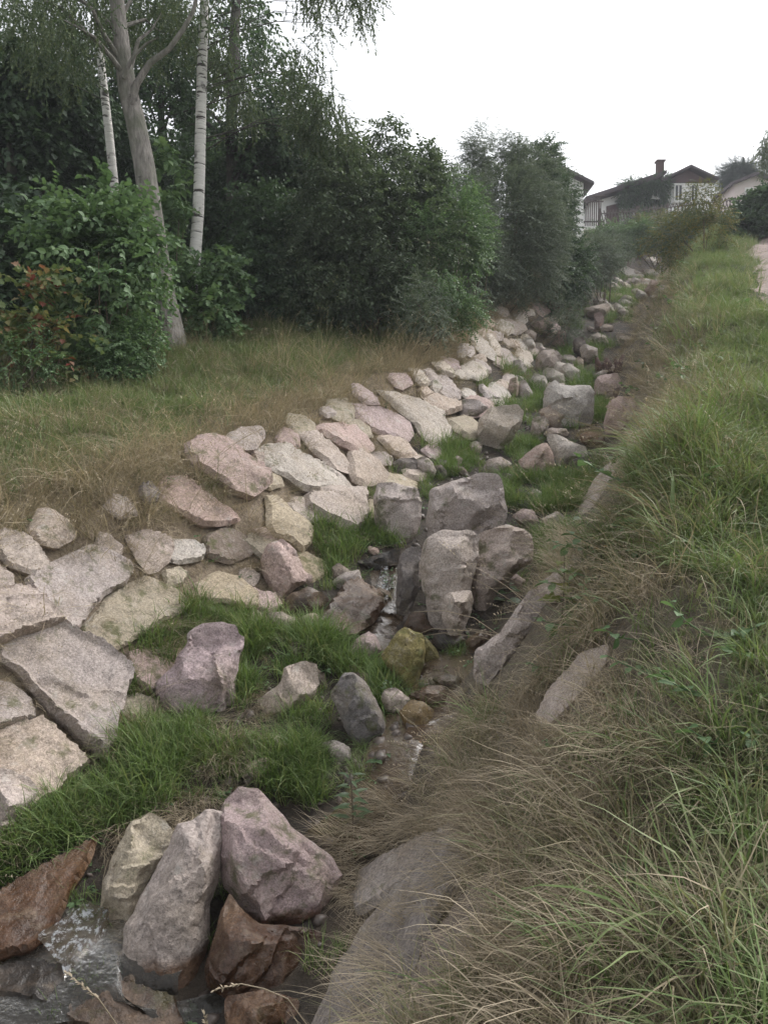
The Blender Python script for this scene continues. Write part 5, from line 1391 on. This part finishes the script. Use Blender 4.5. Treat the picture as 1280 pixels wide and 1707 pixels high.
# bright grass between the stones of the stream bed
def region_xy(reg, s):
    return np.array([hit(*q)[:2] for q in pts_px(reg, s)])
def fill(poly, dens, seed):
    r = np.random.default_rng(seed); lo, hi = poly.min(0), poly.max(0)
    n = int(np.prod(hi - lo) * dens); P = r.uniform(lo, hi, (n, 2))
    return P[in_poly(P, poly)]
PATCH = [('C', '430,735 560,700 800,720 960,650 920,850 850,930 640,950 450,930', 'bright grass hump beyond the largest domed boulder'),
         ('B', '560,720 700,745 820,790 810,860 720,930 680,1030 640,1030 610,900 550,870', 'bright grass below the pale slab with a straight edge'),
         ('B', '815,560 865,560 865,730 970,780 990,825 880,830 800,740', 'bright grass round the squarish upright block'),
         ('B', '935,490 1060,520 1110,560 1110,640 1060,570 940,545', 'bright grass behind the squarish upright block'),
         ('B', '1015,330 1120,390 1285,330 1290,480 1150,540 1130,430', 'bright grass at the foot of the longest pale slab'),
         ('P', '190,1140 245,1060 320,1003 430,1008 550,1050 578,1100 640,1115 658,1190 620,1195 565,1125 530,1115 440,1165 400,1190 388,1130 405,1060 340,1045 300,1110 265,1130 262,1185 205,1195', 'bright grass round the L shaped mauve boulder'),
         ('E', '100,740 230,690 300,720 400,820 480,880 495,970 390,1050 260,1100 180,1080 110,960', 'large bright tussock in front of the brown boulder'),
         ('P', '-40,1430 70,1310 160,1265 280,1185 345,1200 345,1260 440,1230 480,1330 360,1345 300,1350 170,1385 60,1445 -40,1500', 'bright grass strip in front of the layered slab'),
         ('C', '610,1060 800,980 850,1000 800,1100 720,1220 640,1240', 'bright grass right of the smooth grey boulder'),
         ('E', '930,340 1000,250 1090,190 1070,290 980,420 930,390', 'bright grass at the foot of the smooth grey boulder'),
         ('C', '560,360 650,300 660,400 570,420', 'bright grass behind the lichen topped boulder'),
         ('C', '805,180 930,240 930,275 790,250', 'bright grass behind the massive block'),
         ('C', '930,330 1000,360 980,470 935,490', 'bright grass right of the massive block'),
         ('H', '380,830 480,800 480,910 400,910', 'bright grass left of the brown split stone'),
         ('H', '570,850 700,800 680,930 560,930', 'bright grass right of the brown split stone'),
         ('H', '730,560 800,560 790,640 720,640', 'bright grass beside the angular block'),
         ('G', '960,420 1000,400 1080,480 1060,500 990,470', 'bright grass left of the twin upright stones'),
         ('C', '450,600 560,560 640,580 560,680 480,660', 'grass in the shade right of the lichen topped boulder')]
for k, (reg, s, lab) in enumerate(PATCH):
    poly = region_xy(reg, s); D = poly[:, 1].mean()
    dn = 330 if D < 8 else (190 if D < 14 else 110)
    P = fill(poly, dn, 300 + k)
    if len(P): sow('grass', 'bright', P, .85 if D < 14 else .9, 1.45 if D < 14 else 1.5, jit=1.0, seed=300 + k, label=lab)
BEDP = [region_xy(a, b) for a, b, c in PATCH]
P = np.concatenate([fill(q, 45, 360 + k) for k, q in enumerate(BEDP)])
sow('grass', 'olive', P, .45, .8, jit=1.2, seed=361, label='yellowing tufts in the bright grass of the stream bed')
P = np.concatenate([fill(q, 25, 380 + k) for k, q in enumerate(BEDP)])
sow('weeds', 'weed', P, .6, 1.2, jit=3, seed=362, label='small weeds in the bright grass of the stream bed')
P = np.concatenate([fill(region_xy('E', '100,740 230,690 300,720 400,820 480,880 495,970 390,1050 260,1100 180,1080 110,960'), 90, 340),
                    fill(region_xy('P', '-40,1430 160,1265 345,1200 360,1330 170,1385 -40,1500'), 40, 341), fill(region_xy('C', PATCH[0][1]), 60, 342)])
sow('grass', 'long', P, .55, .8, jit=.8, seed=345, label='long green blades in the bright grass of the stream bed')
# tufts hugging the stones, so that they sit in the ground
def hug():
    rr = np.random.default_rng(600); A, B_ = [], []
    for f in FOOT:
        c = f.mean(0)
        if c[1] > 20: continue
        dxc = c[0] - float(cline(c[1])); n = len(f)
        per = np.linalg.norm(np.roll(f, -1, 0) - f, axis=1); m = int(per.sum() * (11 if c[1] < 9 else 7))
        for _ in range(m):
            k = rr.integers(n); q = f[k] + (f[(k + 1) % n] - f[k]) * rr.random(); q = c + (q - c) * rr.uniform(1.12, 1.3) + rr.normal(0, .02, 2)
            d = q[0] - float(cline(q[1])); a = float(edgeL(q[1])[0])
            if abs(d) < .4 and rr.random() < .85: continue
            if fbm(np.array(q[0] * 2.), np.array(q[1] * 2.), 75) < .42: continue
            (B_ if d < -a + .25 or d > float(footR(q[1])) else A).append(q)
    return np.array(A), np.array(B_)
HA, HB = hug()
sow('grass', 'bright', HA, .35, .95, jit=1.5, seed=601, label='grass growing tight round the boulders')
sow('grass', 'dry', HB, .3, .75, jit=1.0, seed=602, label='dry grass growing tight round the bank slabs')
sow('weeds', 'weed', np.concatenate([HA[::4], HB[::6]]), .5, 1.1, jit=3, seed=603, label='small weeds beside the stones')
# dead straw
for k, (reg, s, dn, lab) in enumerate([('P', '330,1195 440,1180 455,1250 345,1295', 200, 'matted dead straw below the L shaped mauve boulder'),
                                  ('P', '185,1190 262,1165 250,1240 185,1255', 260, 'pale straw hanging beside the largest grey slab'),
                                  ('P', '150,1395 365,1300 375,1335 210,1410', 220, 'combed straw above the leftmost foreground boulder'),
                                  ('E', '0,700 90,640 100,740 20,780', 200, 'straw left of the buff rounded boulder'),
                                  ('P', '600,1640 700,1460 790,1390 850,1420 760,1560 690,1720', 55, 'straw lying across the long slab at the lower right'),
                                  ('P', '560,1400 640,1330 700,1300 720,1360 640,1440 590,1520 555,1480', 220, 'straw falling over the right bank beside the largest purplish boulder'),
                                  ('C', '830,500 960,490 1010,560 900,610 840,570', 120, 'straw round the rusty stone'),
                                  ('B', '300,760 420,730 430,830 320,840', 260, 'yellow straw tuft left of the ochre tapering slab')]):
    P = fill(region_xy(reg, s), dn, 400 + k)
    if len(P): sow('straw', 'straw', P, .7, 1.15, jit=.5, seed=400 + k, avoid=False, label=lab)
# sparse low weeds on the bed, wet gravel
def w_bed(dx, y, x):
    a, b = edgeL(y)
    return (1 - sstep(.9, 1.1, np.abs(dx + .2))) * (fbm(x * 2, y * 2, 61) > .48)
sow_bands('weeds', 'weed', bands(60, w_bed, 250, edges=((2.5, 9, 1), (9, 20, .5))), .4, .8, 'low weeds between the stones of the stream bed', 13, jit=3)
def w_gapL(dx, y, x):
    a, b = edgeL(y)
    return sstep(a - .4, a, -dx) * (1 - sstep(b - .2, b, -dx)) * (.25 + .75 * (fbm(x * 2, y * 2, 63) > .5))
sow_bands('grass', 'straw', bands(130, w_gapL, 260, edges=((2.5, 9, 1), (9, 14, .7), (14, 30, .3))), .5, .9, 'thin straw in the joints of the left bank stones', 14, jit=.6)
sow_bands('grass', 'bright', bands(40, lambda dx, y, x: (np.abs(dx) < 1.2) * sstep(.5, .62, fbm(x * .9, y * .7, 66)), 270, edges=((11, 20, 1), (20, 38, .5))), 1.0, 1.7, 'green grass along the upper stream', 15, jit=1)

def pebble_mesh(k):
    r = np.random.default_rng(700 + k); V = []; n = 8; m = 5
    s = np.array([1, r.uniform(.6, .9), r.uniform(.4, .7)])
    for i in range(1, m):
        for j in range(n):
            th = math.pi * i / m; ph = 2 * math.pi * j / n
            V.append(np.array([math.sin(th) * math.cos(ph), math.sin(th) * math.sin(ph), math.cos(th)]) * s * r.uniform(.68, 1.28) * .05)
    V.append(np.array([0, 0, .05]) * s); V.append(np.array([0, 0, -.05]) * s)
    Fs = [((i * n + j), (i + 1) * n + j, (i + 1) * n + (j + 1) % n, i * n + (j + 1) % n) for i in range(m - 2) for j in range(n)]
    Fs += [(len(V) - 2, j, (j + 1) % n) for j in range(n)] + [(len(V) - 1, (m - 2) * n + (j + 1) % n, (m - 2) * n + j) for j in range(n)]
    m_ = raw_mesh('pebble', V, Fs, np.full(len(V), .5), PEB); m_.polygons.foreach_set('use_smooth', np.ones(len(m_.polygons), dtype=bool)); return m_
PEB = simple('wet_pebbles', (.10, .08, .068), .45, 30, .45, .4, .01)
TF['pebble'] = (proto_collection('pebbles', [pebble_mesh(k) for k in range(5)]), 5)
sow_bands('gravel', 'pebble', bands(55, lambda dx, y, x: 1 - sstep(.55, .95, np.abs(dx + .1)), 280, edges=((3, 9, 1), (9, 16, .5))), .3, 1.1, 'wet dark gravel in the stream bed', 16, jit=3, tilt=.4)

# ------------------------------------------------------------------ single plants one can tell apart
def herb(name, label, cat, bpx, toppx, mat, shape, L, n, seed, stemr=.004, lift=0, spread=.9, stemmat=None, push=0, whorl=2, start=.25, droop=.2):
    r = np.random.default_rng(seed)
    b = hit(*bpx); D = b[1] + push
    top = at(toppx[0], toppx[1], D)
    t = empty(name, b, label, cat)
    bend = np.array([r.normal(0, .02), r.normal(0, .02), 0])
    pts = [np.zeros(3) - [0, 0, .04]] + [(top - b) * q + bend * math.sin(q * 3) for q in (.33, .66, 1)]
    mb = MB(); mb.tube(pts, [stemr, stemr * .9, stemr * .7, stemr * .3], 5); meshobj('stem', mb.V, mb.F, stemmat or STEM, t)
    for k in range(n):
        q = start + (1 - start) * (k // whorl + .5) / math.ceil(n / whorl); i = min(int(q * 3), 2)
        p = pts[i] + (pts[i + 1] - pts[i]) * (q * 3 - i)
        az = (k % whorl) * 2 * math.pi / whorl + (k // whorl) * 1.4 + r.normal(0, .3)
        d = np.array([math.cos(az), math.sin(az), r.uniform(-.1, .5)])
        V, Fs, bv = [], [], []
        add_leaf(V, Fs, bv, p + d * .015, d, np.array([0, -.25, 1.]) + r.normal(0, .15, 3), L * (1.15 - .6 * q) * r.uniform(.8, 1.15), shape, r.random(), curl=droop)
        me = raw_mesh('leaf', V, Fs, bv, mat); link(bpy.data.objects.new('leaf', me), t)
    return t
PLANTG = leaf_mat('herb_green', [(.06, .11, .045), (.085, .15, .06), (.11, .18, .075)], .3, .45)
PLANTY = leaf_mat('herb_yellowgreen', [(.15, .20, .03), (.2, .24, .03), (.26, .25, .03)], .45, .45)
PLANTO = leaf_mat('herb_autumn', [(.07, .11, .035), (.1, .15, .05), (.11, .15, .05), (.35, .16, .04), (.42, .28, .05)], .4, .5)
LANCEW = [(0, 0), (.25, .13), (.55, .12), (1, 0)]
herb('willowherb', 'upright willowherb with pairs of narrow leaves beside the largest foreground boulder', 'plant', (588, 1395), (583, 1288), PLANTG, LANCEW, .14, 20, 1, .005, whorl=2)
herb('maple_seedling', 'maple seedling with yellow green lobed leaves on the right bank', 'plant', (935, 1040), (940, 925), PLANTY, LOBED, .16, 7, 2, .004, whorl=2, droop=.35)
herb('thin_sapling', 'thin dark stemmed sapling with a few orange leaves on the right bank', 'plant', (975, 1015), (996, 895), PLANTO, OVAL, .06, 16, 3, .004, whorl=1, stemmat=BARK_D)
herb('thin_sapling', 'weedy sapling with one large yellow leaf above the bright grass hump', 'plant', (1015, 890), (1036, 815), PLANTO, OVAL, .085, 14, 4, .004, whorl=1)
herb('bramble', 'bramble leaves lying on dry grass in the right foreground', 'plant', (1075, 1480), (1080, 1445), PLANTG, OVAL, .11, 6, 5, .003, whorl=3, droop=.3)
herb('bramble', 'small bramble with toothed leaves at the bottom edge in dry grass', 'plant', (955, 1670), (965, 1620), PLANTG, OVAL, .085, 7, 6, .003, whorl=3, droop=.3)
herb('dock', 'leafy dock in the bright grass right of the smooth grey boulder', 'plant', (840, 1010), (850, 970), PLANTG, OVAL, .16, 9, 7, .004, whorl=3, start=.1)
herb('water_cress', 'fresh green cress growing beside the small waterfall', 'plant', (652, 985), (652, 958), PLANTG, OVAL, .055, 26, 8, .003, whorl=4, start=.05)
herb('cress_clump', 'fresh green cress clump right of the brown boulder in the bed', 'plant', (648, 1180), (648, 1135), PLANTG, OVAL, .055, 28, 9, .003, whorl=4, start=.05)
herb('seedling', 'bright small seedling at the left meadow edge above the pinkish oblong slab', 'plant', (276, 745), (276, 735), PLANTY, LOBED, .14, 5, 10, .003, whorl=5, start=.6)

def seed_stalk(label, pxs, D, seed):
    r = np.random.default_rng(seed)
    P = [at(x, y, D) for x, y in pxs]; b = P[0]
    t = empty('grass_stalk', b, label, 'grass stalk')
    mb = MB(); mb.tube([p - b for p in P], [.0022] * (len(P) - 1) + [.001], 5); meshobj('stalk', mb.V, mb.F, G_STRAW, t)
    V, Fs, bv = [], [], []
    a, c = P[-2] - b, P[-1] - b
    for k in range(26):
        q = k / 25; d = (c - a) / np.linalg.norm(c - a) + r.normal(0, .5, 3)
        add_leaf(V, Fs, bv, a + (c - a) * q, d, np.array([0, 0, 1.]), .018, [(0, 0), (.5, .2), (1, 0)], r.uniform(.5, 1), curl=.1)
    me = raw_mesh('seed_head', V, Fs, bv, G_STRAW); link(bpy.data.objects.new('seed_head', me), t)
seed_stalk('pale seed stalk leaning over the foreground pool at the lower left', [(215, 1790), (200, 1715), (165, 1665), (112, 1622)], 2.6, 1)
seed_stalk('drooping seed head in front of the wet brown foreground boulder', [(520, 1720), (480, 1665), (440, 1648), (402, 1640), (358, 1650)], 2.7, 2)
seed_stalk('short seed stalk at the bottom edge in front of the low wet rock', [(352, 1790), (350, 1730), (340, 1690)], 2.6, 3)
def straws(label, stems, D):
    b = at(*stems[0][0], D); t = empty('straw_bunch', b, label, 'dry stalks')
    for k, s in enumerate(stems):
        mb = MB(); mb.tube([at(x, y, D + .02 * k + .1 * i) - b for i, (x, y) in enumerate(s)], [.0032, .003, .0026, .0015][:len(s)], 5); meshobj('stalk', mb.V, mb.F, G_STRAW, t)
straws('pale straw stalks arching over the yellow brown pointed stone', [[(880, 1085), (800, 1062), (740, 1055), (690, 1062)], [(890, 1075), (790, 1052), (720, 1048), (670, 1068)], [(860, 1078), (790, 1030), (740, 1018), (690, 1020)],
        [(885, 1090), (830, 1056), (780, 1048), (745, 1058)], [(900, 1040), (850, 1000), (800, 970), (775, 960)]], 5.6)
# rotten stump by the right bank
b = hit(1015, 622); st = empty('rotten_stump', b, 'rusty brown rotten stump on the right bank above the rounded mauve boulder', 'stump')
r_ = np.random.default_rng(5); mb = MB(); kk = .30
for k in range(5):
    x0 = -.22 + .11 * k; mb = MB()
    mb.tube([np.array([x0, 0, -.1]), np.array([x0 + r_.normal(0, .03), -.03, .16]), np.array([x0 + r_.normal(0, .05), -.02, .26 + r_.uniform(0, .14)])], [.09, .075, .035], 7)
    meshobj('wood_piece', mb.V, mb.F, simple('rotten_wood', (.085, .05, .04), .9, 20, .4, .5, .02) if k == 0 else bpy.data.materials['rotten_wood'], st, smooth=True)
HAZE = 0.0012
# ------------------------------------------------------------------ thin summer haze over the slope
bm = MB(); bm.box([0, 60, 12], 160, 170, 60)
hz = bm.build('haze', None)
m, nt, out = newmat('haze')
pv = N(nt, 'ShaderNodeVolumePrincipled'); pv.inputs['Density'].default_value = HAZE
pv.inputs['Color'].default_value = (.86, .88, .95, 1); pv.inputs['Anisotropy'].default_value = .3
nt.links.new(pv.outputs[0], out.inputs['Volume'])
hz.data.materials.append(m); tag(hz, kind='stuff')
